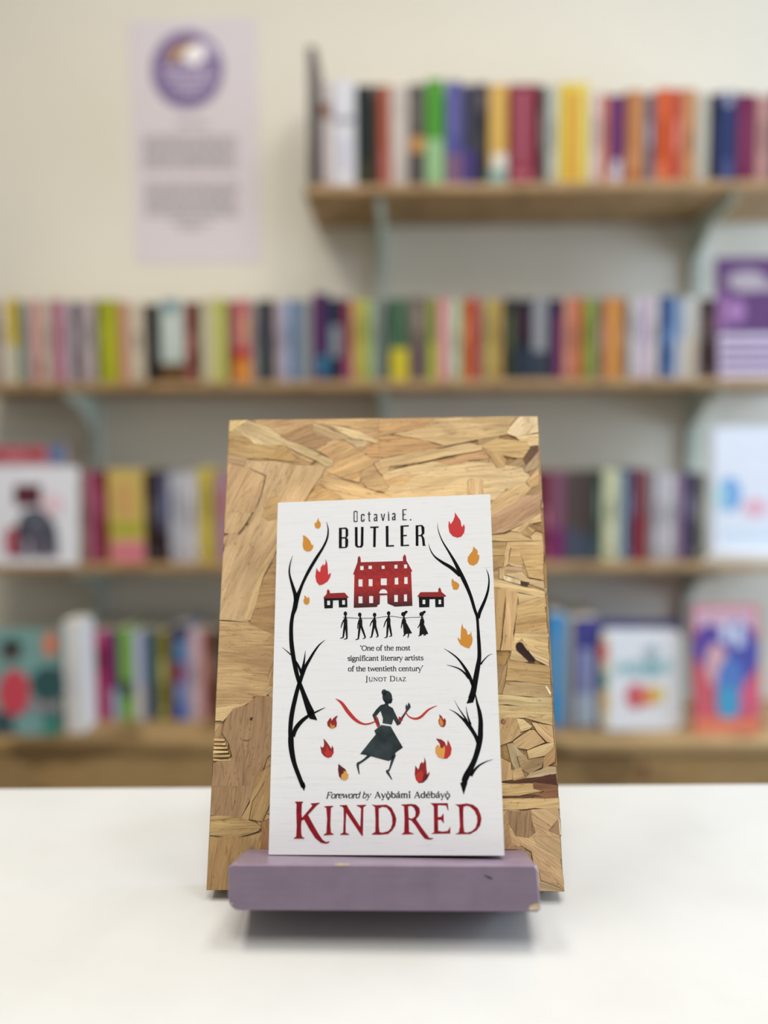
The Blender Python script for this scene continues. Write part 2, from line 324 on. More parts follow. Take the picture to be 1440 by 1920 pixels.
low_left = [
 (139, 155, 890, (164, 146, 104), 'khaki'), (157, 176, 884, (176, 92, 122), 'orchid pink'), (177, 196, 886, (128, 18, 48), 'deep crimson'),
 (200, 268, 880, (206, 176, 88), 'very wide yellow tan', (B(.05, .95, .30, .42, (170, 172, 44)), B(.05, 1, 0, .22, (214, 118, 132)), B(.2, .7, .5, .85, (210, 160, 90)))),
 (271, 293, 884, (46, 36, 32), 'espresso'), (294, 314, 886, (82, 78, 106), 'dark navy brown', (B(0, 1, 0, .35, (50, 30, 36)), B(.3, .9, .5, .8, (90, 100, 140)))),
 (315, 340, 886, (176, 176, 186), 'silver grey'), (341, 369, 886, (196, 192, 196), 'pearl'),
 (371, 394, 878, (208, 184, 52), 'sunflower yellow'), (395, 404, 886, (176, 150, 100), 'thin tan'), (405, 424, 886, (172, 122, 140), 'dusky pink', (B(.4, .8, .5, .8, (180, 70, 80)),)),
]
row('lowest shelf, left', Z_LOW, 0.165, low_left, 'books on the lowest wall shelf')
low_right = [
 (1014, 1034, 884, (120, 40, 62), 'burgundy'), (1035, 1059, 884, (134, 82, 108), 'mauve and magenta', (B(0, 1, 0, .36, (126, 44, 106)),)),
 (1061, 1090, 884, (86, 72, 70), 'dark taupe', (B(0, 1, 0, .36, (74, 80, 100)),)), (1091, 1115, 884, (76, 64, 60), 'umber', (B(0, 1, 0, .3, (66, 76, 94)),)),
 (1116, 1128, 884, (40, 76, 64), 'thin forest green'), (1131, 1160, 880, (198, 200, 160), 'pale yellow green'), (1162, 1172, 886, (164, 184, 196), 'thin ice blue'),
 (1174, 1188, 880, (42, 72, 112), 'narrow dark blue'), (1189, 1214, 880, (144, 40, 46), 'ruby red', (B(0, 1, .5, 1, (128, 62, 70)),)),
 (1216, 1226, 886, (150, 142, 146), 'thin ash grey'), (1228, 1247, 886, (188, 182, 190), 'frosty lilac'), (1248, 1267, 886, (196, 196, 202), 'frosty white'),
 (1269, 1281, 888, (160, 130, 160), 'thin lavender'), (1282, 1305, 886, (66, 60, 98), 'indigo'), (1306, 1325, 888, (112, 114, 104), 'dull olive grey'),
]
row('lowest shelf, right', Z_LOW, 0.165, low_right, 'books on the lowest wall shelf')
cnt_left = [
 (163, 173, 1186, (70, 58, 60), 'thin sooty'), (174, 203, 1182, (176, 44, 92), 'magenta', (B(.1, .8, .55, .8, (120, 30, 50)), B(.2, .8, .9, 1, (190, 90, 130)))),
 (204, 220, 1182, (88, 44, 110), 'purple and blue', (B(0, 1, 0, .35, (150, 168, 200)),)), (221, 247, 1178, (122, 176, 60), 'grass green', (B(0, 1, .25, .42, (60, 96, 60)),)),
 (248, 268, 1184, (180, 184, 214), 'powder lilac', (B(0, 1, 0, .4, (204, 200, 196)),)), (269, 289, 1182, (52, 94, 116), 'petrol blue', (B(.0, .5, 0, .4, (60, 60, 100)),)),
 (291, 315, 1184, (128, 122, 44), 'dark mustard'), (316, 323, 1184, (96, 40, 36), 'very thin oxblood'),
 (324, 353, 1172, (120, 138, 190), 'blue and red patterned', (B(0, 1, .85, 1, (52, 60, 96)), B(0, .6, .6, .8, (52, 126, 170)), B(0, .7, .4, .6, (150, 60, 90)), B(0, .6, 0, .18, (52, 92, 180)))),
 (354, 379, 1182, (208, 174, 180), 'blush'), (380, 394, 1182, (160, 68, 40), 'brick'), (395, 412, 1182, (66, 66, 56), 'greenish charcoal'),
]
row('counter top', Z_CNT, 0.165, cnt_left, 'books on the counter')
book_at(1029, 1062, 1150, Z_CNT, 0.20, (66, 148, 214), (B(.2, .5, .3, .8, (120, 160, 190)),), label='tall bright blue book on the counter beside the board', group='books on the counter', depth=0.16)
book_at(1063, 1076, 1160, Z_CNT, 0.20, (172, 166, 146), (), label='thin stone coloured book right of the bright blue one on the counter', group='books on the counter', depth=0.16)
book_at(1077, 1127, 1160, Z_CNT, 0.20, (70, 70, 150), (B(.1, .9, 0, .3, (176, 198, 226)), B(.2, .8, .3, .72, (146, 158, 214))), label='wide violet book with pale blue foot on the counter', group='books on the counter', depth=0.16)

# bookend at the left end of the top shelf
s0, _ = at_wall(577, 300, 0.20); s1, _ = at_wall(599, 300, 0.20); zt = at_wall(585, 88, 0.20)[1]
be = empty('bookend', wpt((s0 + s1) / 2, 0.205, Z_TOP), YAW, label='tall thin dark bookend standing at the left end of the top shelf', cat='bookend')
box_obj('upright_plate', (-0.011, 0.009, 0, 0.12, 0, zt - Z_TOP), m_dark, be, 0.003)
box_obj('base_plate', (-0.011, 0.012, -0.01, 0.13, 0.0, 0.003), m_dark, be)

# face-out books ---------------------------------------------------
def faceout(name, x0, x1, yt, z, d, th, base, label, shapes, tilt=7, cat='book', group=None, rad=0.0):
    s0, _ = at_wall(x0, yt, d); s1, _ = at_wall(x1, yt, d); zt = at_wall((x0 + x1) / 2, yt, d)[1]
    w, h = s1 - s0, (zt - z) / math.cos(math.radians(tilt))
    o = empty(name, wpt((s0 + s1) / 2, d, z + 0.0005 + 0.0), YAW, label=label, cat=cat, group=group); o.rotation_euler = (-math.radians(tilt), 0, YAW)
    def rr(w, h, r, y0, y1):
        pts = []
        for cx, cz, a0 in ((w / 2 - r, h - r, 0), (-w / 2 + r, h - r, 90), (-w / 2 + r, r, 180), (w / 2 - r, r, 270)):
            for k in range(5):
                a = math.radians(a0 + k * 22.5); pts.append((cx + r * math.cos(a), cz + r * math.sin(a)))
        n = len(pts); v = [(x, y0, zz) for x, zz in pts] + [(x, y1, zz) for x, zz in pts]
        return v, [tuple(range(n)), tuple(range(n, 2 * n))[::-1]] + [((i + 1) % n, i, n + i, n + (i + 1) % n) for i in range(n)]
    r = max(rad, 0.0008)
    v, f = joinvf([rr(w, h, r, 0, 0.0018), rr(w, h, r, th - 0.0018, th), boxv(-w / 2, -w / 2 + 0.0018, 0.0018, th - 0.0018, r, h - r)])
    c = mesh_obj('cover', v, f, m_book, o); c.color = rgb(base)
    box_obj('page_block', (-w / 2 + 0.0018, w / 2 - 0.003, 0.0018, th - 0.0018, 0.003, h - 0.003), m_paper, o)
    for j, sh in enumerate(shapes):
        y = -0.0004 - 0.00012 * j
        if sh[0] == 'r': pts = [(sh[1], sh[2]), (sh[3], sh[2]), (sh[3], sh[4]), (sh[1], sh[4])]
        else: pts = [(sh[1] + sh[3] * math.cos(k * math.pi / 10), sh[2] + sh[4] * math.sin(k * math.pi / 10)) for k in range(20)]
        v = [((px_ - .5) * w, y, pz * h) for px_, pz in pts]; v += [(q[0], 0.0, q[2]) for q in v]; n = len(pts)
        p = mesh_obj('cover_print', v, [tuple(range(n))] + [((i + 1) % n, i, n + i, n + (i + 1) % n) for i in range(n)], m_print, o); p.color = rgb(sh[-1])
    return o
PUR, LIL = (112, 72, 128), (206, 200, 216)
faceout('magazine', 1352, 1478, 478, Z_MID, 0.192, 0.010, (96, 66, 112), 'purple magazine with pale lettering standing face out on the middle shelf', [
  ('r', .02, .0, .98, .36, LIL), ('r', .05, .27, .9, .31, PUR), ('r', .05, .19, .9, .23, PUR), ('r', .05, .11, .9, .15, PUR), ('r', .05, .04, .9, .07, PUR),
  ('e', .28, .55, .14, .1, (160, 120, 172)), ('e', .45, .80, .3, .09, (166, 158, 170)), ('r', .3, .72, .9, .78, (170, 160, 172)), ('r', 0, .38, .12, .7, (150, 110, 160))], tilt=5)
faceout('picture_book', -44, 119, 836, Z_LOW, 0.168, 0.012, (186, 160, 166), 'picture book with red and blue top edge behind the white faced book', [
  ('r', 0, .86, .80, .99, (170, 74, 84)), ('r', .82, .84, 1, 1, (90, 112, 152)), ('r', .3, .88, .55, .94, (190, 110, 120))], tilt=1)
faceout('picture_book', -38, 137, 876, Z_LOW, 0.208, 0.014, (222, 222, 228), 'white picture book with dark red and black figures on the lowest wall shelf', [
  ('r', .33, .6, .62, .82, (90, 44, 54)), ('e', .55, .38, .2, .2, (90, 92, 104)), ('r', .24, .08, .8, .3, (74, 66, 80)), ('e', .3, .24, .08, .16, (170, 84, 96)), ('e', .42, .3, .06, .14, (60, 60, 72)),
  ('e', .73, .3, .06, .16, (70, 74, 88)), ('r', .45, .06, .5, .26, (178, 170, 182)), ('r', .62, .06, .66, .24, (150, 140, 156)), ('e', .75, .62, .12, .12, (222, 196, 204))], tilt=4)
faceout('picture_book', 1344, 1490, 800, Z_LOW, 0.190, 0.012, (220, 226, 238), 'large white picture book with small blue and pink pictures on lowest shelf right', [
  ('e', .22, .50, .15, .13, (120, 168, 220)), ('e', .10, .48, .07, .10, (170, 214, 220)), ('e', .55, .40, .16, .07, (226, 178, 196)), ('r', .1, .16, .9, .22, (200, 216, 232))], tilt=4)
s0, _ = at_wall(1318, 1030, 0.205); s1, _ = at_wall(1500, 1030, 0.205)
lb = empty('booklet_stack', wpt((s0 + s1) / 2, 0.212, Z_LOW + 0.0002), YAW, label='low pile of white booklets lying flat on the lowest wall shelf', cat='booklets')
for k in range(4):
    box_obj('booklet', (-(s1 - s0) / 2 + 0.006 * k, (s1 - s0) / 2, -0.002 * (k % 2) + 0.0, 0.018, 0.006 * k, 0.006 * k + 0.0052), m_white, lb, 0.001)
faceout('picture_book', -36, 103, 1186, Z_CNT, 0.262, 0.012, (120, 160, 156), 'teal picture book with a red-shirted figure standing face out on the counter', [
  ('r', 0, .0, 1, .22, (58, 82, 90)), ('e', .62, .1, .25, .12, (120, 160, 160)), ('e', .9, .08, .12, .1, (60, 130, 116)), ('e', .85, .48, .25, .17, (52, 86, 88)), ('r', .55, .24, .98, .31, (150, 130, 140)),
  ('e', .38, .40, .22, .22, (200, 74, 88)), ('e', .33, .76, .14, .07, (98, 92, 90)), ('e', .33, .84, .15, .06, (40, 36, 38)), ('e', .86, .86, .1, .12, (214, 130, 104))], tilt=7)
book_at(117, 149, 1166, Z_CNT, 0.25, (222, 220, 218), (B(.3, .7, .3, .6, (204, 202, 204)),), label='thick white book standing spine out beside the teal picture book', depth=0.079, group='books on the counter')
faceout('picture_book', 1130, 1276, 1166, Z_CNT, 0.178, 0.012, (52, 56, 118), 'navy picture book on the counter behind the rounded white board book', [('r', .1, .7, .9, .9, (66, 70, 140))], tilt=1)
faceout('board_book', 1132, 1284, 1186, Z_CNT, 0.225, 0.026, (228, 232, 240), 'white rounded board book with teal letters and a red and yellow picture', [
  ('r', .0, .05, .09, .95, (206, 190, 140)), ('e', .03, .78, .06, .1, (206, 98, 56)), ('e', .03, .3, .06, .08, (200, 160, 50)), ('e', .03, .5, .05, .09, (70, 130, 110)),
  ('e', .25, .62, .08, .07, (150, 196, 200)), ('e', .43, .62, .08, .09, (150, 190, 200)), ('e', .62, .62, .09, .09, (120, 176, 184)), ('e', .80, .64, .08, .07, (160, 200, 206)), ('e', .62, .78, .09, .06, (160, 178, 190)),
  ('e', .42, .34, .12, .13, (206, 96, 112)), ('e', .58, .34, .1, .1, (222, 142, 90)), ('e', .70, .36, .08, .09, (220, 200, 110))], tilt=5, rad=0.02)
faceout('picture_book', 1309, 1434, 1142, Z_CNT, 0.245, 0.014, (206, 100, 112), 'pink and purple picture book with blue figure at the counter right end', [
  ('r', .02, .82, .95, .98, (206, 172, 190)), ('e', .25, .68, .26, .18, (96, 78, 158)), ('e', .66, .64, .34, .24, (84, 88, 168)), ('r', .42, .72, .56, .86, (210, 216, 236)), ('r', .62, .68, .76, .86, (210, 216, 236)),
  ('e', .34, .54, .17, .17, (214, 170, 176)), ('e', .55, .36, .22, .24, (92, 128, 196)), ('e', .5, .24, .17, .14, (80, 160, 200)), ('r', .0, .0, 1, .12, (222, 130, 104)), ('e', .85, .28, .16, .12, (214, 100, 130))], tilt=6)

# ------------------------------------------------------------------ poster on the wall
def wall_poly(name, pts, d, m, parent, org):
    """flat print on the poster from photograph positions"""
    P = [at_wall(x, y, d) for x, y in pts]; n = len(P)
    v = [(s - org[0], -d + org[2], z - org[1]) for s, z in P]
    tri = tessellate_polygon([[Vector(q) for q in v]])
    return mesh_obj(name, v, [tuple(q) for q in tri], m, parent)
s0, z1 = at_wall(240, 38, 0.002); s1, z0 = at_wall(489, 492, 0.002)
po = empty('poster', wpt((s0 + s1) / 2, 0.0, z0), YAW, label='pale lilac paper poster with purple round emblem and grey text on the wall', cat='poster')
org = ((s0 + s1) / 2, z0, 0.0)
m_pp = mat('poster_paper', (202, 193, 198), 0.7)
box_obj('sheet', ((s0 - s1) / 2, (s1 - s0) / 2, -0.0016, -0.0006, 0, z1 - z0), m_pp, po)
m_pur = mat('emblem_purple', (108, 88, 134), 0.6); m_gold = mat('emblem_gold', (160, 120, 60), 0.6); m_lil = mat('emblem_lilac', (178, 164, 188), 0.6); m_gt = mat('poster_grey_text', (128, 122, 124), 0.7)
m_pwh = mat('emblem_white', (232, 226, 226), 0.6)
wall_poly('emblem_disc', [(351 + 68 * math.cos(a * .157), 131 + 74 * math.sin(a * .157)) for a in range(40)], 0.0019, m_pur, po, org)
wall_poly('emblem_feather', [(312, 112), (322, 92), (345, 80), (366, 76), (352, 92), (336, 112), (322, 118)], 0.0022, m_gold, po, org)
wall_poly('emblem_bird', [(338, 108), (352, 88), (372, 80), (386, 90), (384, 108), (370, 122), (352, 118)], 0.0022, m_pwh, po, org)
wall_poly('emblem_swoosh', [(372, 78), (392, 82), (406, 100), (398, 112), (388, 96)], 0.0024, m_lil, po, org)
for (x0, x1, yy) in ((306, 398, 132), (312, 404, 146), (322, 392, 160), (334, 380, 174)):
    x = x0
    while x < x1:
        wdt = random.uniform(9, 17); wall_poly('emblem_lettering', [(x, yy - 5), (min(x + wdt, x1), yy - 6), (min(x + wdt, x1), yy + 3), (x, yy + 4)], 0.0022, m_lil, po, org); x += wdt + 4
yy = 260
lines = [(268, 444, 258 + 11.2 * i) for i in range(6)] + [(272, 446, 346 + 11.2 * i) for i in range(6)] + [(322, 400, 416), (338, 378, 428), (330, 392, 232)]
V, F = [], []
for (x0, x1, yy) in lines:
    x = x0
    while x < x1 - 4:
        wdt = random.uniform(8, 26); xe = min(x + wdt, x1)
        q = [at_wall(a, b, 0.0019) for a, b in ((x, yy - 3), (xe, yy - 3), (xe, yy + 3), (x, yy + 3))]
        o = len(V); V += [(s - org[0], -0.0019, z - org[1]) for s, z in q]; F.append((o + 3, o + 2, o + 1, o)); x = xe + 3.5
mesh_obj('text_block', V, F, m_gt, po, kind='stuff')

# ================================================================== the table
TZ = 1.15 - 0.2508
tb = empty('table', (0, 0.27, 0), label='white topped table in the foreground carrying the wooden book stand', cat='table')
box_obj('table_top', (-0.85, 0.85, -0.37, 0.295, TZ - 0.03, TZ), m_table, tb, 0.0025, 3)
for sx in (-0.78, 0.78):
    for sy in (-0.31, 0.24): box_obj('leg', (sx - 0.025, sx + 0.025, sy - 0.025, sy + 0.025, 0, TZ - 0.03), m_white, tb, 0.003)

# ================================================================== the book stand
byaw, blean = math.radians(-1.71), math.radians(18.33)
a_ = Vector((math.cos(byaw), math.sin(byaw), 0)); hd = Vector((-math.sin(byaw), math.cos(byaw), 0))
b_ = Vector((0, 0, 1)) * math.cos(blean) + hd * math.sin(blean); n_ = a_.cross(b_)      # n_ points to the viewer
rl = math.radians(0.366); a_, b_ = a_ * math.cos(rl) + b_ * math.sin(rl), b_ * math.cos(rl) - a_ * math.sin(rl)
BO = Vector((-0.00117, 0.41324, 1.15 - 0.24439))          # middle of the bottom front edge
MB = Matrix(((a_.x, b_.x, n_.x, BO.x), (a_.y, b_.y, n_.y, BO.y), (a_.z, b_.z, n_.z, BO.z), (0, 0, 0, 1)))   # local x right, y up the board, z out of the board
MBI = MB.inverted()
BW, BH, BT = 0.1003, 0.2816, 0.018
def on_board(x, y, w=0.0): p = MBI @ hit(x, y, BO + n_ * w, n_); return Vector((p.x, p.y))
st = empty('book_stand', label='chipboard book display stand with a mauve painted ledge on white table', cat='book stand')
st.matrix_world = MB
m_slab = mat('chipboard_core', (142, 104, 62), 0.75); t = NT(m_slab)
t.color(t.mul(rgb((196, 160, 104)), t.ramp(t.noise(t.coords((1, 1, 7)), 70, 6, 0.7), [(0.32, (0.35, 0.27, 0.2)), (0.5, (0.85, 0.8, 0.72)), (0.7, (1, 1, 1))])))
t.bump(t.noise(t.coords((1, 1, 7)), 90, 5), 0.6, 0.001)
CH = 0.0025
def outline(i): 
    X, Y = BW - i, BH - i; c = CH
    return [(-X + c, i), (X - c, i), (X, i + c), (X, Y - c), (X - c, Y), (-X + c, Y), (-X, Y - c), (-X, i + c)]
ol = outline(0.0002); n = 8
v = [(x, y, -0.0010) for x, y in ol] + [(x, y, -BT) for x, y in ol]
mesh_obj('backing_board', v, [tuple(range(n)), tuple(range(n, 2 * n))[::-1]] + [((i + 1) % n, i, n + i, n + (i + 1) % n) for i in range(n)], m_slab, st)
# rear prop that holds the board at its lean
pv = [(-0.03, 0.17, -BT), (0.03, 0.17, -BT), (0.03, 0.155, -BT), (-0.03, 0.155, -BT)]
foot = MBI @ Vector((BO.x, BO.y + 0.155, TZ + 0.0004)); f2 = MBI @ Vector((BO.x, BO.y + 0.143, TZ + 0.0004))
pv += [(-0.03, foot.y, foot.z), (0.03, foot.y, foot.z), (0.03, f2.y, f2.z), (-0.03, f2.y, f2.z)]
mesh_obj('rear_prop', pv, [(0, 1, 2, 3), (7, 6, 5, 4), (0, 4, 5, 1), (2, 6, 7, 3), (1, 5, 6, 2), (3, 7, 4, 0)], m_slab, st)

# ---- wood strands of the board, each one its own thin chip
m_str = mat('wood_strand_face', (190, 155, 100), 0.55, spec=0.35); t = NT(m_str)
oi = t.n('ShaderNodeObjectInfo')
rv = t.n('ShaderNodeCombineXYZ'); sc_ = t.n('ShaderNodeMath', _operation='MULTIPLY'); sc_.inputs[1].default_value = 31.0
t.l(oi.outputs['Random'], sc_.inputs[0]); [t.l(sc_.outputs[0], rv.inputs[i]) for i in range(3)]
g1 = t.noise(t.coords((36, 330, 36), loc=rv.outputs[0]), 1.0, 6, 0.6, 1.0)
g2 = t.noise(t.coords((26, 90, 26), loc=rv.outputs[0]), 1.0, 3, 0.5, 0.8)
g3 = t.noise(t.coords((420, 900, 420), loc=rv.outputs[0]), 1.0, 3, 0.6)
c1 = t.ramp(g1, [(0.25, (0.60, 0.52, 0.42)), (0.36, (0.90, 0.87, 0.82)), (0.5, (1.0, 1.0, 1.0)), (0.62, (1.06, 1.06, 1.06)), (0.78, (1.15, 1.15, 1.15))])
c2 = t.ramp(g2, [(0.30, (0.78, 0.74, 0.68)), (0.5, (1, 1, 1)), (0.72, (1.14, 1.15, 1.16))])
g4 = t.noise(t.coords((16, 210, 16), loc=rv.outputs[0]), 1.0, 2, 0.45, 1.2)
c4 = t.ramp(g4, [(0.478, (1, 1, 1)), (0.498, (0.62, 0.52, 0.40)), (0.502, (0.62, 0.52, 0.40)), (0.522, (1, 1, 1))])
c3 = t.ramp(g3, [(0.27, (0.45, 0.34, 0.24)), (0.36, (1, 1, 1)), (0.9, (1.02, 1.02, 1.02))])
hsv = t.n('ShaderNodeHueSaturation', Saturation=0.88); t.l(t.mul(t.mul(t.mul(t.mul(oi.outputs['Color'], c1), c2), c3), c4, 0.75), hsv.inputs['Color']); t.color(hsv.outputs[0]); t.bump(g1, 0.7, 0.0010)
m_edge = mat('wood_strand_edge', (116, 80, 44), 0.7); t = NT(m_edge)
t.color(t.mul(rgb((106, 74, 42)), t.ramp(t.noise(t.coords((1, 1, 1)), 260, 3), [(0.35, (0.3, 0.24, 0.18)), (0.62, (1, 1, 1))])))
def clip_poly(P, x0, x1, y0, y1):
    for ax, lim, sg in ((0, x0, 1), (0, x1, -1), (1, y0, 1), (1, y1, -1)):
        out = []
        for i in range(len(P)):
            p, q = P[i - 1], P[i]; pi, qi = (p[ax] - lim) * sg >= 0, (q[ax] - lim) * sg >= 0
            if pi != qi:
                u = (lim - p[ax]) / (q[ax] - p[ax]); out.append(Vector((p[0] + (q[0] - p[0]) * u, p[1] + (q[1] - p[1]) * u)))
            if qi: out.append(q)
        P = out
        if not P: return []
    return P
def rough(P, seg=0.006, amp=0.00035):
    out = []
    for i in range(len(P)):
        p, q = P[i], P[(i + 1) % len(P)]; d = q - p; L = d.length
        if L < 1e-6: continue
        nrm = Vector((-d.y, d.x)) / L; k = max(1, min(6, int(L / seg)))
        out.append(p)
        for j in range(1, k): out.append(p + d * (j / k) + nrm * random.uniform(-amp, amp))
    return out
def area2(P): return sum(P[i - 1][0] * P[i][1] - P[i][0] * P[i - 1][1] for i in range(len(P)))
def strand(P, w, color, ang, edge=0.00028, seg=0.006, amp=0.00035, k=1.0, thick=0.0011, tilt=0.0):
    if area2(P) < 0: P = P[::-1]
    P = rough(P, seg, amp); P = clip_poly(P, -BW, BW, 0, BH)
    if len(P) < 3 or abs(area2(P)) < 8e-6 * 0.5: return None
    cx = sum(p[0] for p in P) / len(P); cy = sum(p[1] for p in P) / len(P)
    ca, sa = math.cos(-ang), math.sin(-ang)
    Q = [Vector(((p[0] - cx) * ca - (p[1] - cy) * sa, (p[0] - cx) * sa + (p[1] - cy) * ca)) for p in P]; n = len(Q)
    inn = []
    for i in range(n):
        p0, p1, p2 = Q[i - 1], Q[i], Q[(i + 1) % n]; e1 = (p1 - p0); e2 = (p2 - p1)
        if e1.length < 1e-7 or e2.length < 1e-7: inn.append(p1.copy()); continue
        nn = Vector((-e1.y, e1.x)).normalized() + Vector((-e2.y, e2.x)).normalized()
        if nn.length < 0.2: inn.append(p1.copy()); continue
        inn.append(p1 + nn.normalized() * edge * random.choice((0.15, 0.5, 0.9, 1.5)))
    def zz(p): return -0.00006 + tilt * p[1]
    v = [(p.x, p.y, tilt * p.y) for p in inn] + [(p.x, p.y, tilt * p.y - 0.00010) for p in Q] + [(p.x, p.y, -thick) for p in Q]
    tri = [tuple(q) for q in tessellate_polygon([[Vector((p.x, p.y, 0)) for p in inn]])]
    f = []
    for q in tri:
        A, Bv, Cc = (inn[i] for i in q)
        f.append(q if (Bv - A).cross(Cc - A) > 0 else q[::-1])
    mi = [0] * len(f)
    for i in range(n):
        j = (i + 1) % n; f.append((i, n + i, n + j, j)); mi.append(1); f.append((n + i, 2 * n + i, 2 * n + j, n + j)); mi.append(1)
    o = mesh_obj('wood_strand', v, f, [m_str, m_edge], st, mi); o.location = (cx, cy, w); o.rotation_euler = (0, 0, ang); o.color = rgb(color, k)
    return o
rs = random.Random(21)
NB = 105
for i in range(NB):      # the layer beneath: random chips, all directions
    gx, gy = i % 7, i // 7
    cx = -BW + (gx + rs.random()) * 2 * BW / 7; cy = (gy + rs.random()) * BH / 15
    L, Wd, an = rs.uniform(0.030, 0.06), rs.uniform(0.012, 0.022), rs.gauss(0.1, 0.7)
    R2 = Matrix.Rotation(an, 2)
    P = [Vector((cx, cy)) + R2 @ Vector(q) for q in ((-L / 2, -Wd / 2), (L / 2 * rs.uniform(.8, 1), -Wd / 2 * rs.uniform(.7, 1)), (L / 2, Wd / 2 * rs.uniform(.6, 1)), (-L / 2 * rs.uniform(.8, 1), Wd / 2))]
    g = rs.uniform(0.86, 1.06); strand(P, -0.00095 + 0.0005 * i / NB, (int(186 * g), int(149 * g), int(94 * g)), an, k=1.15)
CR = {'A': (410, 770, 4.5), 'B': (710, 770, 4.5), 'C': (400, 930, 6.857), 'D': (385, 1190, 6.857), 'E': (380, 1440, 6.857), 'F': (900, 930, 6.857), 'G': (920, 1190, 6.857), 'H': (930, 1440, 6.857), 'Z': (0, 0, 1)}
T1, T2, T3 = (190, 155, 98), (180, 141, 84), (200, 168, 112)
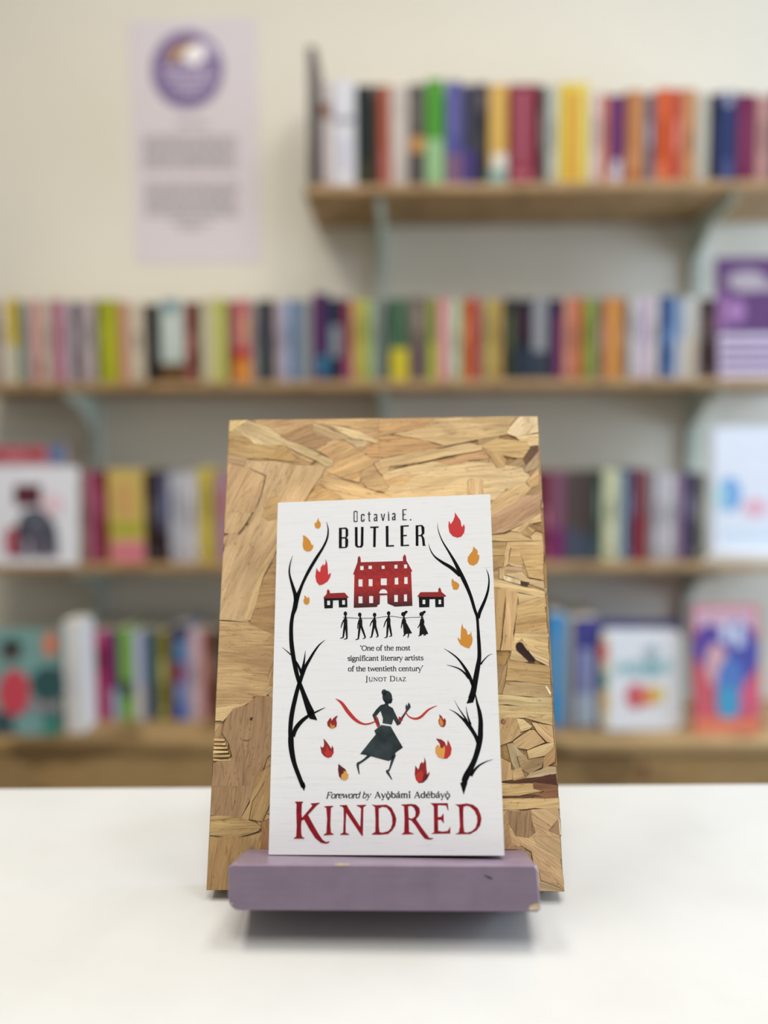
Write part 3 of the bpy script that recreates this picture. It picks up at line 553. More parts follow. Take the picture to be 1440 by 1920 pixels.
ST = [ # crop, outline, colour (left side has some of its shade mixed in), grain angle
 ('A', [(300,62),(1440,40),(1440,130),(1150,150),(900,110),(500,120),(320,130)], (184,146,86), 4),
 ('A', [(60,60),(270,60),(160,200),(60,200)], (206,176,108), 30),
 ('A', [(60,170),(200,180),(560,270),(420,405),(240,410),(60,375)], (184,146,80), -6),
 ('A', [(1090,150),(1440,60),(1440,280),(1300,270)], (188,144,88), 8),
 ('A', [(300,118),(500,70),(810,60),(840,95),(700,150),(540,215),(460,180)], (190,148,92), 14),
 ('A', [(455,130),(512,108),(492,182),(462,180)], (222,198,142), 70),
 ('A', [(530,205),(700,128),(815,95),(830,200),(960,250),(840,320),(740,310),(620,270)], (166,126,74), 20),
 ('A', [(760,290),(870,255),(880,300),(830,310)], (220,200,160), 10),
 ('A', [(880,220),(960,235),(930,275),(880,285)], (150,118,96), 10),
 ('A', [(1060,240),(1250,250),(1260,300),(1160,300)], (212,184,140), 0),
 ('A', [(820,330),(960,240),(1070,255),(1240,370),(1325,430),(1210,510),(1190,610),(1060,580),(900,515),(970,430),(900,380)], (194,153,92), 22),
 ('A', [(1240,280),(1440,255),(1440,400),(1250,392)], (184,134,72), 2),
 ('A', [(400,405),(545,275),(660,395),(800,440),(600,430)], (178,138,70), 35),
 ('A', [(95,180),(240,78),(430,128),(570,240),(720,290),(975,415),(965,475),(900,470),(640,345),(545,285),(420,300),(250,240)], (182,155,104), -26),
 ('A', [(180,180),(330,230),(440,300),(300,280)], (206,180,124), -28),
 ('A', [(795,90),(835,100),(1120,235),(960,245),(830,205),(792,180)], (176,144,94), -22),
 ('A', [(870,98),(1180,165),(1310,235),(1385,272),(1290,268),(1120,228)], (208,178,120), -22),
 ('A', [(1300,440),(1440,395),(1440,520),(1360,540)], (190,154,100), 30),
 ('A', [(1200,600),(1440,540),(1440,700),(1250,660)], (192,156,98), 8),
 ('A', [(700,735),(850,630),(1110,745),(1000,790),(700,790)], (186,146,86), 25),
 ('A', [(850,620),(880,535),(1150,615),(1350,690),(1460,700),(1460,780),(1100,780)], (196,160,102), -16),
 ('B', [(0,40),(480,40),(390,140),(160,195),(0,215)], (186,142,82), 8),
 ('B', [(120,200),(370,130),(450,45),(1170,35),(1080,200),(880,235),(700,275),(560,300),(380,250)], (194,160,102), 4),
 ('B', [(430,60),(480,50),(420,200),(400,300),(370,330),(380,180)], (190,152,92), 75),
 ('B', [(0,205),(220,215),(380,245),(570,300),(380,345),(0,395)], (178,134,74), 3),
 ('B', [(20,530),(150,490),(460,425),(900,430),(1090,460),(1210,470),(1285,560),(1250,620),(1070,665),(1060,760),(0,760),(90,640)], (198,168,116), 5),
 ('B', [(20,530),(150,485),(360,445),(420,490),(200,630),(60,630)], (190,150,90), 20),
 ('B', [(1150,215),(1350,190),(1350,300),(1240,300)], (210,178,120), 0),
 ('B', [(850,290),(1000,225),(1250,255),(1285,320),(1235,405),(1060,380),(930,345)], (190,154,90), 0),
 ('B', [(1285,290),(1350,290),(1350,350),(1240,450),(1215,400)], (104,72,48), 45),
 ('B', [(1350,340),(1350,480),(1235,530),(1215,490)], (176,148,106), 60),
 ('B', [(1070,190),(1180,45),(1350,30),(1350,180),(1150,220)], (214,188,142), 50),
 ('B', [(1265,90),(1320,62),(1345,185),(1235,192)], (136,104,64), 50),
 ('B', [(0,410),(380,335),(770,268),(875,290),(885,335),(480,405),(200,465),(30,480)], (206,172,114), 12),
 ('B', [(450,425),(885,335),(940,400),(600,460)], (178,134,82), 10),
 ('B', [(895,340),(1045,372),(1080,420),(1068,482),(990,482),(935,385)], (172,136,80), -50),
 ('B', [(750,760),(745,600),(760,575),(805,572),(812,760)], (196,160,108), 88),
 ('B', [(820,760),(818,575),(870,573),(885,590),(882,760)], (200,166,114), 88),
 ('B', [(900,830),(1100,655),(1240,612),(1290,655),(1100,830)], (198,164,104), 35),
 ('B', [(1240,600),(1350,470),(1350,625),(1285,655)], (192,152,92), 35),
 ('F', [(100,240),(560,-20),(800,-20),(790,240),(320,475),(100,500)], (188,146,104), 32),
 ('F', [(100,130),(300,-60),(580,-40),(440,80),(150,250),(100,250)], (198,162,106), 33),
 ('F', [(380,445),(790,215),(790,330),(640,360),(520,470)], (208,174,116), 30),
 ('F', [(600,380),(650,345),(800,385),(800,470),(700,440)], (146,108,62), -20),
 ('F', [(500,470),(620,385),(725,430),(640,530)], (180,144,88), -40),
 ('F', [(640,520),(720,450),(800,480),(810,580),(680,575)], (200,166,108), -10),
 ('F', [(100,500),(310,480),(400,450),(520,470),(690,575),(330,590),(100,580)], (198,164,106), -5),
 ('F', [(100,590),(345,585),(335,765),(100,770)], (184,148,86), 0),
 ('F', [(100,770),(318,765),(292,905),(100,960)], (184,146,86), 5),
 ('F', [(340,590),(815,575),(815,680),(400,680)], (194,158,98), 1),
 ('F', [(395,670),(505,675),(565,880),(360,885)], (188,152,92), 0),
 ('F', [(500,675),(820,660),(830,1090),(620,1045),(565,870)], (190,153,90), 0),
 ('F', [(345,585),(402,600),(372,885),(298,925),(300,850)], (200,166,110), 80),
 ('F', [(360,860),(550,880),(560,920),(400,900)], (206,176,126), -8),
 ('F', [(100,960),(250,940),(240,1070),(100,1070)], (180,144,92), 0),
 ('F', [(250,930),(320,920),(320,1080),(240,1070)], (204,172,120), 85),
 ('F', [(318,900),(540,905),(560,960),(540,1090),(308,1010)], (176,140,98), -5),
 ('F', [(300,1010),(530,1085),(520,1140),(305,1090)], (226,204,162), 80),
 ('F', [(518,1088),(640,1110),(610,1160),(520,1140)], (66,46,30), 0),
 ('F', [(308,1005),(540,975),(625,1055),(830,1090),(830,1200),(600,1120)], (200,168,116), -14),
 ('F', [(100,1030),(430,1120),(840,1225),(840,1320),(500,1240),(100,1180)], (200,168,110), -10),
 ('F', [(480,1240),(840,1300),(855,1430),(500,1400)], (196,164,108), 12),
 ('F', [(480,1400),(830,1340),(860,1560),(470,1600)], (186,150,88), 12),
 ('F', [(460,1590),(860,1500),(870,1700),(440,1790)], (182,142,78), 10),
 ('F', [(430,1780),(870,1680),(880,1990),(400,1990)], (194,160,100), 8),
 ('F', [(150,1180),(345,1200),(325,1400),(260,1990),(150,1990)], (188,148,88), 83),
 ('F', [(335,1200),(505,1235),(475,1500),(440,1750),(430,1990),(260,1990),(330,1400)], (192,154,100), 83),
 ('G', [(300,-30),(760,-30),(760,330),(500,215),(400,60),(300,130)], (194,162,104), -8),
 ('G', [(480,200),(760,320),(760,420),(570,320)], (200,170,120), -25),
 ('G', [(240,320),(280,150),(500,350),(420,360)], (194,162,108), -20),
 ('G', [(220,320),(760,400),(780,650),(600,630),(190,595)], (176,141,82), -4),
 ('G', [(190,590),(780,640),(790,830),(400,790),(150,780)], (176,146,96), 0),
 ('G', [(185,632),(302,640),(312,780),(150,760)], (190,158,108), 0),
 ('G', [(300,622),(432,642),(475,715),(320,722)], (192,160,106), -30),
 ('G', [(438,636),(575,640),(582,712),(478,712)], (196,164,112), 0),
 ('G', [(575,640),(720,650),(790,780),(700,810)], (194,168,118), -45),
 ('G', [(318,725),(622,718),(695,795),(320,785)], (200,174,124), 0),
 ('G', [(700,655),(735,660),(790,760),(760,770)], (232,214,180), -60),
 ('G', [(60,760),(790,810),(795,950),(60,900)], (194,168,114), -3),
 ('G', [(60,890),(795,940),(800,1170),(450,1075),(60,1060)], (196,166,108), -2),
 ('G', [(520,1120),(800,1165),(820,1400),(720,1390),(600,1260)], (192,156,102), -45),
 ('G', [(60,1060),(330,1055),(390,1275),(280,1380),(60,1450)], (198,162,104), 60),
 ('G', [(325,1065),(430,1078),(535,1180),(500,1215),(385,1250)], (206,176,118), 20),
 ('G', [(285,1375),(500,1215),(565,1220),(710,1385),(480,1490),(330,1460)], (186,150,96), 35),
 ('G', [(460,1490),(820,1365),(820,1450),(700,1560),(490,1600)], (190,158,104), 22),
 ('G', [(680,1580),(830,1420),(840,1640),(670,1730)], (164,124,72), 50),
 ('G', [(340,1570),(440,1540),(480,1605),(700,1570),(660,1710),(500,1790),(390,1730)], (166,134,88), 20),
 ('G', [(60,1540),(270,1640),(295,1870),(60,1900)], (186,148,94), 80),
 ('G', [(205,1400),(290,1388),(430,1550),(345,1575),(385,1700),(460,1850),(380,1860),(265,1640)], (172,150,108), -68),
 ('G', [(440,1850),(500,1780),(640,1730),(720,1690),(850,1690),(850,1790),(640,1830)], (196,170,128), 18),
 ('G', [(270,1740),(390,1700),(460,1850),(290,1880)], (190,154,100), 10),
 ('H', [(40,540),(800,525),(830,900),(840,1250),(900,1620),(560,1620),(450,1080),(330,1010),(40,1030)], (190,154,104), -34),
 ('H', [(40,185),(560,190),(660,290),(300,360),(40,365)], (192,156,94), 4),
 ('H', [(470,180),(800,215),(800,385),(470,390),(620,300),(480,270)], (132,84,42), 3),
 ('H', [(40,350),(500,342),(640,375),(40,398)], (92,52,22), 1),
 ('H', [(40,392),(810,375),(820,530),(40,540)], (192,158,98), 2),
 ('H', [(60,188),(240,150),(560,110),(700,72),(775,92),(790,225),(700,212),(450,178)], (74,34,16), 6),
 ('H', [(40,540),(155,540),(175,800),(210,985),(350,1010),(380,1060),(40,1050)], (184,144,94), 60),
 ('H', [(145,540),(455,540),(475,700),(515,830),(420,905),(250,885),(155,700)], (150,116,76), 82),
 ('H', [(450,535),(620,575),(800,660),(700,800),(640,810),(475,710)], (196,160,110), -32),
 ('H', [(500,540),(820,528),(825,640),(740,645)], (180,144,98), -20),
 ('H', [(660,810),(800,650),(830,880)], (156,118,78), 40),
 ('H', [(470,860),(830,890),(845,1180),(520,1000)], (190,156,106), -34),
 ('H', [(555,1300),(700,1345),(890,1560),(570,1450)], (184,148,98), -32),
 ('H', [(560,1440),(885,1560),(880,1620),(560,1620)], (196,170,124), -10),
 ('H', [(800,640),(835,650),(840,880),(815,860)], (222,200,158), 85),
 ('Z', [(411,1164),(468,1166),(520,1190),(520,1262),(505,1300),(490,1312),(470,1316),(440,1334),(418,1354),(398,1352),(400,1260)], (186,150,94), -3),
 ('D', [(120,810),(300,700),(500,680),(545,790),(480,895),(360,965),(230,1125),(110,1110)], (194,164,106), 4),
 ('Z', [(423,866),(458,872),(497,892),(488,930),(460,985),(446,1002),(415,1000),(418,900)], (190,154,104), 66),
 ('C', [(500,1500),(560,1300),(640,1050),(830,780),(860,1480),(830,1520)], (170,130,74), 6),
 ('C', [(460,1640),(500,1490),(860,1470),(860,1830),(600,1710)], (164,124,70), -8),
 ('A', [(60,370),(245,400),(208,475),(60,435)], (172,136,90), -10),
 ('Z', [(462,860),(612,874),(575,936),(525,1020),(516,1036),(493,1083),(480,1127),(466,1167),(405,1162),(412,1060),(428,1000),(450,1000),(464,985),(490,930),(498,892),(456,873)], (194,160,110), 66),
 ('C', [(830,560),(830,660),(640,1050),(560,1340),(485,1605),(385,1600),(470,1280),(560,990),(680,790)], (186,154,100), 68),
 ('A', [(60,440),(200,470),(380,548),(352,700),(300,860),(60,860)], (194,156,104), 66),
 ('C', [(700,0),(860,0),(860,300),(700,330),(620,250)], (182,144,84), 20),
 ('D', [(200,1250),(230,1130),(360,952),(430,928),(530,902),(620,800),(690,775),(880,790),(880,1530),(800,1570),(760,1700),(640,1960),(40,1960),(60,1650),(340,1570),(300,1400)], (152,118,78), 84),
 ('E', [(80,120),(620,120),(700,60),(620,400),(490,645),(60,605)], (150,117,76), 84),
 ('D', [(610,800),(700,775),(690,850),(620,870)], (80,48,26), 80),
 ('D', [(565,1060),(615,1060),(605,1108),(568,1105)], (60,36,20), 0),
 ('D', [(690,880),(790,890),(805,970),(720,985),(650,950)], (122,84,50), 60),
 ('D', [(430,1290),(470,1340),(560,1350),(600,1310),(560,1378),(470,1375)], (118,82,52), 10),
 ('D', [(780,700),(880,640),(880,820),(820,790)], (186,156,108), 30),
 ('D', [(800,520),(880,330),(880,640),(790,680)], (168,134,82), 80),
 ('E', [(690,80),(880,-40),(880,60),(640,430),(590,690),(485,650),(600,450)], (160,126,74), 68),
 ('E', [(880,40),(880,440),(770,690),(600,660),(640,430)], (162,128,72), 70),
 ('E', [(490,890),(760,820),(740,1080),(560,1100),(440,1180)], (164,132,76), 80),
 ('E', [(750,690),(890,640),(890,1090),(730,1070)], (146,102,54), 82),
 ('E', [(30,870),(200,878),(505,885),(472,1100),(420,1260),(420,1620),(30,1640)], (156,120,66), 84),
 ('E', [(60,612),(350,606),(680,690),(755,760),(720,822),(500,886),(200,890),(60,860)], (172,140,78), 5),
 ('G', [(320,150),(335,108),(375,92),(410,108),(455,180),(578,318),(560,352),(490,350),(330,200)], (46,22,24), -50),
 ('G', [(130,1110),(150,1085),(185,1090),(200,1125),(175,1155),(140,1145)], (160,100,56), 0),
 ('G', [(148,1115),(168,1110),(172,1132),(152,1136)], (80,40,22), 0),
]
for k in range(6):
    yy = (1335, 1388, 1440, 1492, 1540, 1592)[k]; xr = (255, 268, 298, 305, 322, 340)[k]
    ST.append(('D', [(60, yy - 8), (xr, yy + 2), (xr - 8, yy + 34), (60, yy + 40)], (194, 160, 98), 2))
for i, (cr, pts, colr, ang) in enumerate(ST):
    ox, oy, sc = CR[cr]; P = [on_board(ox + x / sc, oy + y / sc) for x, y in pts]
    small = cr == 'G' and colr[0] < 90
    strand(P, -0.00042 + 0.00040 * i / len(ST) + random.uniform(-0.00002, 0.00002), colr, math.radians(ang), edge=0.00036, k=1.26 * random.uniform(0.92, 1.08), tilt=random.uniform(-0.003, 0.003))

# ---- the mauve ledge
LX, LTOP, LD = 0.0783, 0.0215, 0.0425
m_mauve = mat('mauve_paint', (150, 128, 152), 0.36, spec=0.5); t = NT(m_mauve)
c = t.coords((1, 1, 1)); cs = t.coords((10, 90, 90))
t.color(t.mul(t.mul(rgb((132, 116, 134)), t.ramp(t.noise(c, 55, 5, 0.6), [(0.3, (0.88, 0.86, 0.88)), (0.6, (1, 1, 1))])), t.ramp(t.noise(cs, 3, 4), [(0.3, (0.93, 0.92, 0.93)), (0.6, (1, 1, 1))])))
t.bump(t.noise(cs, 3, 4), 0.25, 0.0006)
m_raw = mat('bare_wood', (206, 186, 152), 0.75); t = NT(m_raw)
t.color(t.mul(rgb((214, 196, 164)), t.ramp(t.noise(t.coords((40, 300, 300)), 1, 4), [(0.3, (0.6, 0.52, 0.42)), (0.6, (1, 1, 1))])))
# profile in x-y (width, up the board), extruded outwards; the lower left corner is worn round
def ledge_prof(ex):
    p = [(-LX - 0.0010 + ex, LTOP - 0.0012), (-LX - 0.0006 + ex, 0.0070)]
    for k in range(6):
        a = math.pi + k * math.pi / 10; p.append((-LX + 0.0055 + 0.0058 * math.cos(a) + ex, 0.0055 + 0.0058 * math.sin(a)))
    p += [(LX + 0.0004, -0.0004), (LX + 0.0019, 0.0008), (LX + 0.0013, LTOP - 0.0014), (LX + 0.0004, LTOP), (-LX + 0.0006 + ex, LTOP)]
    return p
pr = ledge_prof(0); n = len(pr)
lv = [(x, y, 0.0002) for x, y in pr] + [(x, y, LD - 0.0012) for x, y in pr] + [(x * 0.992 - 0.0001, (y - 0.0105) * 0.94 + 0.0105, LD) for x, y in pr]
lf = [tuple(range(2 * n, 3 * n))[::-1]] + [tuple(range(n))]
for i in range(n):
    j = (i + 1) % n; lf += [(i, n + i, n + j, j), (n + i, 2 * n + i, 2 * n + j, n + j)]
ledge = mesh_obj('ledge', lv, lf, m_mauve, st, label='mauve painted wooden ledge across the foot of the board')
bm = bmesh.new(); bm.from_mesh(ledge.data); bmesh.ops.recalc_face_normals(bm, faces=bm.faces[:]); bm.to_mesh(ledge.data); bm.free()
def on_plane_poly(name, pts, w, m, lift=0.0, parent=None, src=(0, 0, 1)):
    P = [on_board(src[0] + x / src[2], src[1] + y / src[2], w) for x, y in pts]
    v = [(p.x, p.y, w + lift) for p in P]; tri = [tuple(q) for q in tessellate_polygon([[Vector(q) for q in v]])]
    return mesh_obj(name, v, tri, m, parent)
m_nick = mat('dark_nick', (44, 34, 38), 0.8)
on_plane_poly('paint_nick', [(1098, 815), (1104, 815), (1134, 827), (1134, 831), (1122, 829)], LD, m_nick, 0.0002, ledge, (380, 1250, 2.087))
on_plane_poly('bare_chip', [(1290, 930), (1312, 925), (1320, 935), (1316, 950), (1300, 952), (1278, 952), (1278, 938)], LD, m_raw, 0.0002, ledge, (380, 1250, 2.087))
on_plane_poly('bare_chip', [(518, 771), (540, 768), (575, 772), (580, 776), (540, 779), (520, 777)], LD, m_raw, 0.0002, ledge, (380, 1250, 2.087))
on_plane_poly('bare_chip', [(120, 770), (135, 768), (130, 776)], LD, m_raw, 0.0002, ledge, (380, 1250, 2.087))
on_plane_poly('bare_chip', [(110, 925), (116, 922), (120, 930), (113, 932)], LD, m_raw, 0.0002, ledge, (380, 1250, 2.087))

# ================================================================== the paperback on the ledge
kyaw, klean, kroll = math.radians(-6.711), math.radians(18.051), math.radians(2.303)
ka = Vector((math.cos(kyaw), math.sin(kyaw), 0)); kh = Vector((-math.sin(kyaw), math.cos(kyaw), 0))
kb = Vector((0, 0, 1)) * math.cos(klean) + kh * math.sin(klean); kn_ = ka.cross(kb)
ka, kb = ka * math.cos(kroll) + kb * math.sin(kroll), kb * math.cos(kroll) - ka * math.sin(kroll)
KO = Vector((-0.000587, 0.39822, 1.15 - 0.21542))
MK = Matrix(((ka.x, kb.x, kn_.x, KO.x), (ka.y, kb.y, kn_.y, KO.y), (ka.z, kb.z, kn_.z, KO.z), (0, 0, 0, 1))); MKI = MK.inverted()
def cov(x, y): p = MKI @ hit(x, y, KO, kn_); return Vector((p.x, p.y))
bk = empty('paperback', label='white paperback with red title lettering, black branches and flames on the mauve ledge', cat='book')
bk.matrix_world = MK
m_cov = mat('white_book_cover', (232, 232, 232), 0.45, spec=0.3); t = NT(m_cov)
s1_ = t.noise(t.coords((70, 1400, 1)), 1.0, 3, 0.6); s2_ = t.noise(t.coords((14, 500, 1)), 1.0, 3, 0.6)
t.color(t.mul(t.mul(rgb((243, 244, 246)), t.ramp(s1_, [(0.27, (0.82, 0.825, 0.84)), (0.37, (0.985, 0.985, 0.985)), (0.5, (1, 1, 1))])), t.ramp(s2_, [(0.3, (0.96, 0.963, 0.966)), (0.5, (1, 1, 1))])))
TL, TR, BR_, BL = cov(520.8, 942.4), cov(919, 926.5), cov(946, 1604.3), cov(503.3, 1602.6)
def kz(u, v):      # depth (local z) of the board surface behind the cover at local position
    return (MKI @ (BO + n_ * 0.0004)).z
def back(p, gap=0.0006):
    P = MK @ Vector((p.x, p.y, 0)); d = (P - BO).dot(n_) - gap        # distance to the board along its normal
    q = MKI @ (P - n_ * d); return q
NV = 12
def edge_pt(a, b, u): return a + (b - a) * u
cols = [0.0, 0.045, 0.06, 0.5, 1.0]; dz = [-0.0006, -0.0001, -0.0003, 0.0, 0.0]
v, f = [], []
for r in range(2):
    for ci, u in enumerate(cols):
        p = edge_pt(BL, BR_, u) if r == 0 else edge_pt(TL, TR, u); v.append((p.x, p.y, dz[ci] * 0.4))
for ci in range(4): f.append((ci, ci + 1, 5 + ci + 1, 5 + ci))
mm = [0] * 4
def slab_back(z):
    o = len(v)
    for r in range(2):
        for ci, u in enumerate(cols):
            p = edge_pt(BL, BR_, u) if r == 0 else edge_pt(TL, TR, u); v.append((p.x, p.y, dz[ci] * 0.4 + z))
    for ci in range(4): f.append((o + ci, o + 5 + ci, o + 5 + ci + 1, o + ci + 1))
    f.extend([(4, o + 4, o + 9, 9), (0, 5, o + 5, o), (5, 6, o + 6, o + 5), (6, 7, o + 7, o + 6), (7, 8, o + 8, o + 7), (8, 9, o + 9, o + 8), (1, 0, o, o + 1), (2, 1, o + 1, o + 2), (3, 2, o + 2, o + 3), (4, 3, o + 3, o + 4)])
slab_back(-0.0004)
fc = mesh_obj('front_cover', v, f, m_cov, bk)
def wedge(name, u0, u1, f0, f1, w0, w1, m):
    """block between the cover plane and the board; f0..f1 fractions of the thickness"""
    P = []
    for (ua, end) in ((u0, 0), (u1, 0), (u1, 1), (u0, 1)):
        p = edge_pt(BL, BR_, ua) if end == 0 else edge_pt(TL, TR, ua)
        q = back(p, 0.0010); A = Vector((p.x, p.y, -0.0004))
        P.append((A, q))
    if w0: 
        pass
    vv = [A.lerp(Bq, f0) for A, Bq in P] + [A.lerp(Bq, f1) for A, Bq in P]
    return mesh_obj(name, vv, [(0, 1, 2, 3), (7, 6, 5, 4), (0, 4, 5, 1), (1, 5, 6, 2), (2, 6, 7, 3), (3, 7, 4, 0)], m, bk)
wedge('page_block', 0.004, 0.992, 0.0, 0.975, 0, 0, m_paper)
wedge('back_cover', 0.0, 1.0, 0.977, 1.0, 0, 0, m_cov)
wedge('spine', 0.0, 0.0035, 0.0, 1.0, 0, 0, m_cov)

# ---- print on the cover
m_blk = mat('black_ink', (13, 14, 16), 0.5, spec=0.12); m_red = mat('red_ink', (166, 34, 46), 0.5, spec=0.2); t = NT(m_red)
t.color(t.mul(rgb((158, 26, 40)), t.ramp(t.noise(t.coords((1, 1, 1)), 160, 4), [(0.35, (0.66, 0.6, 0.66)), (0.6, (1, 1, 1))])))
m_redf = mat('flame_red_ink', (206, 52, 54), 0.42); m_org = mat('flame_orange_ink', (216, 146, 52), 0.42); m_org2 = mat('pale_orange_ink', (228, 164, 84), 0.42)
m_dred = mat('dark_red_ink', (150, 34, 32), 0.42); m_vdred = mat('deep_maroon_ink', (92, 22, 28), 0.42); m_red2 = mat('bright_red_ink', (196, 48, 42), 0.42)
m_grn = mat('ink_green_black', (44, 58, 62), 0.45); t = NT(m_grn)
t.color(t.ramp(t.noise(t.coords((1, 1, 1)), 70, 3), [(0.35, rgb((20, 28, 36))[:3]), (0.65, rgb((54, 68, 70))[:3])]))
m_hs = mat('house_red_ink', (160, 36, 38), 0.45); t = NT(m_hs)
sep = t.n('ShaderNodeSeparateXYZ'); t.l(t.coords((1, 1, 1), 'Generated'), sep.inputs[0])
gr = t.ramp(sep.outputs[1], [(0.0, rgb((60, 22, 30))[:3]), (0.18, rgb((132, 30, 34))[:3]), (0.45, rgb((184, 40, 38))[:3]), (1.0, rgb((150, 34, 38))[:3])])
t.color(t.mul(gr, t.ramp(t.noise(t.coords((1, 1, 1)), 500, 3), [(0.35, (0.7, 0.66, 0.66)), (0.6, (1, 1, 1))])))
m_fig = mat('figure_ink', (26, 27, 27), 0.5, spec=0.12); m_fig2 = mat('grey_figure_ink', (66, 66, 66), 0.45)
PC = {'P': (500, 920, 6.2609), 'T': (730, 920, 6.2609), 'Q': (500, 1140, 6.2609), 'V': (730, 1140, 6.2609), 'S': (500, 1340, 6.2609), 'W': (730, 1340, 6.2609), 'K': (540, 1470, 7.579), 'L': (730, 1470, 7.579), 'X': (500, 1270, 3.1304), 'Z': (0, 0, 1)}
def pp(cr, x, y): ox, oy, sc = PC[cr]; return cov(ox + x / sc, oy + y / sc)
class Ink:
    def __init__(s, layer=0): s.v, s.f = [], []; s.z = 0.00006 + 0.00005 * layer
    def poly(s, cr, outer, holes=(), smooth=False):
        if smooth: outer = crom(outer, True, 3)
        loops = [[Vector((*pp(cr, x, y), 0)) for x, y in lp] for lp in (outer, *holes)]
        flat = [q for lp in loops for q in lp]; o = len(s.v)
        s.v += [(q.x, q.y, s.z) for q in flat]
        for tr in tessellate_polygon(loops):
            A, B2, C2 = (flat[i] for i in tr)
            s.f.append(tuple(o + i for i in (tr if (B2 - A).cross(C2 - A).z > 0 else tr[::-1])))
    def ring(s, cr, pts, mul=1.0):
        """tapered stroke: pts = (x, y, width) in crop pixels"""
        P = crom(pts, False, 5); L, R = [], []
        for i, p in enumerate(P):
            a, b = P[max(0, i - 1)], P[min(len(P) - 1, i + 1)]; dx, dy = b[0] - a[0], b[1] - a[1]; l = math.hypot(dx, dy) or 1
            w = p[2] * mul / 2; L.append(pp(cr, p[0] - dy / l * w, p[1] + dx / l * w)); R.append(pp(cr, p[0] + dy / l * w, p[1] - dx / l * w))
        s.strip(L, R)
    def strip(s, L, R):
        o = len(s.v); n = len(L)
        s.v += [(q.x, q.y, s.z) for q in L] + [(q.x, q.y, s.z) for q in R]
        for i in range(n - 1):
            a, b, c, d = o + i, o + i + 1, o + n + i + 1, o + n + i
            ar = (s.v[b][0] - s.v[a][0]) * (s.v[c][1] - s.v[a][1]) - (s.v[b][1] - s.v[a][1]) * (s.v[c][0] - s.v[a][0])
            s.f.append((a, b, c, d) if ar > 0 else (d, c, b, a))
    def disc(s, cr, x, y, rx, ry=None, rot=0):
        ry = ry or rx; s.poly(cr, [(x + rx * math.cos(k * .45) * math.cos(rot) - ry * math.sin(k * .45) * math.sin(rot), y + rx * math.cos(k * .45) * math.sin(rot) + ry * math.sin(k * .45) * math.cos(rot)) for k in range(14)])
    def make(s, name, m, parent=None, **kw): return mesh_obj(name, s.v, s.f, m, parent or fc, **kw)
def crom(P, closed, sub):
    n = len(P); out = []
    rng = range(n) if closed else range(n - 1)
    for i in rng:
        p0 = P[(i - 1) % n] if (closed or i > 0) else P[0]; p1 = P[i]; p2 = P[(i + 1) % n]; p3 = P[(i + 2) % n] if (closed or i + 2 < n) else P[-1]
        for k in range(sub):
            u = k / sub
            out.append(tuple(0.5 * ((2 * b) + (-a + c) * u + (2 * a - 5 * b + 4 * c - d) * u * u + (-a + 3 * b - 3 * c + d) * u ** 3) for a, b, c, d in zip(p0, p1, p2, p3)))
    if not closed: out.append(tuple(P[-1]))
    return out

# title
ink = Ink()
ink.poly('K', [(95,250),(215,250),(212,264),(196,278),(192,430),(198,470),(186,600),(190,700),(198,745),(235,768),(232,775),(85,776),(85,766),(116,748),(124,600),(118,400),(122,285)])
ink.poly('K', [(186,490),(215,462),(348,305),(328,290),(324,276),(452,264),(446,276),(412,300),(285,438),(350,560),(430,700),(490,790),(540,824),(594,812),(582,834),(545,849),(470,836),(385,766),(310,650),(230,505),(186,520)])
ink.poly('K', [(505,320),(560,312),(645,310),(642,320),(610,340),(605,500),(602,575),(611,690),(650,711),(645,721),(510,729),(505,720),(545,695),(556,500),(545,340)])
ink.poly('K', [(735,302),(835,297),(862,350),(1028,608),(1062,742),(1040,727),(828,410),(820,560),(820,690),(870,713),(865,724),(742,722),(742,712),(783,690),(792,500),(790,345),(772,322),(735,312)])
ink.poly('K', [(975,300),(1114,294),(1108,307),(1072,332),(1064,742),(1026,640),(1038,350),(1015,326),(976,312)])
ink.poly('K', [(1185,292),(1250,300),(1400,293),(1470,335),(1520,430),(1541,500),(1526,590),(1482,660),(1420,712),(1300,722),(1190,719),(1190,710),(1240,680),(1243,500),(1235,330),(1210,310)], [[(1290,350),(1340,325),(1400,335),(1450,390),(1478,470),(1482,560),(1460,630),(1420,670),(1340,692),(1302,682),(1292,600)]])
ink.poly('L', [(168,292),(310,282),(380,293),(427,340),(437,400),(420,452),(380,500),(440,590),(520,700),(570,765),(627,767),(612,785),(560,793),(500,776),(440,700),(370,590),(310,517),(276,507),(282,680),(345,704),(345,714),(178,719),(178,709),(210,685),(215,500),(208,320),(170,300)], [[(268,320),(310,311),(350,338),(373,400),(366,460),(320,493),(276,480)]])
ink.poly('L', [(580,272),(832,271),(841,378),(830,372),(805,306),(690,300),(690,470),(735,466),(770,412),(776,560),(765,552),(735,510),(692,510),(695,665),(760,676),(830,666),(867,603),(867,705),(600,709),(605,699),(635,685),(632,320),(610,295)])
ink.poly('L', [(930,290),(1000,289),(1100,275),(1190,294),(1260,348),(1300,440),(1310,500),(1292,590),(1242,660),(1150,712),(940,716),(945,706),(985,690),(1003,600),(990,330),(960,305)], [[(1055,325),(1100,310),(1150,325),(1210,380),(1245,460),(1250,540),(1225,620),(1170,670),(1110,690),(1066,682),(1055,600),(1050,400)]])
ink.make('title_lettering', m_red, label='large red serif title lettering')
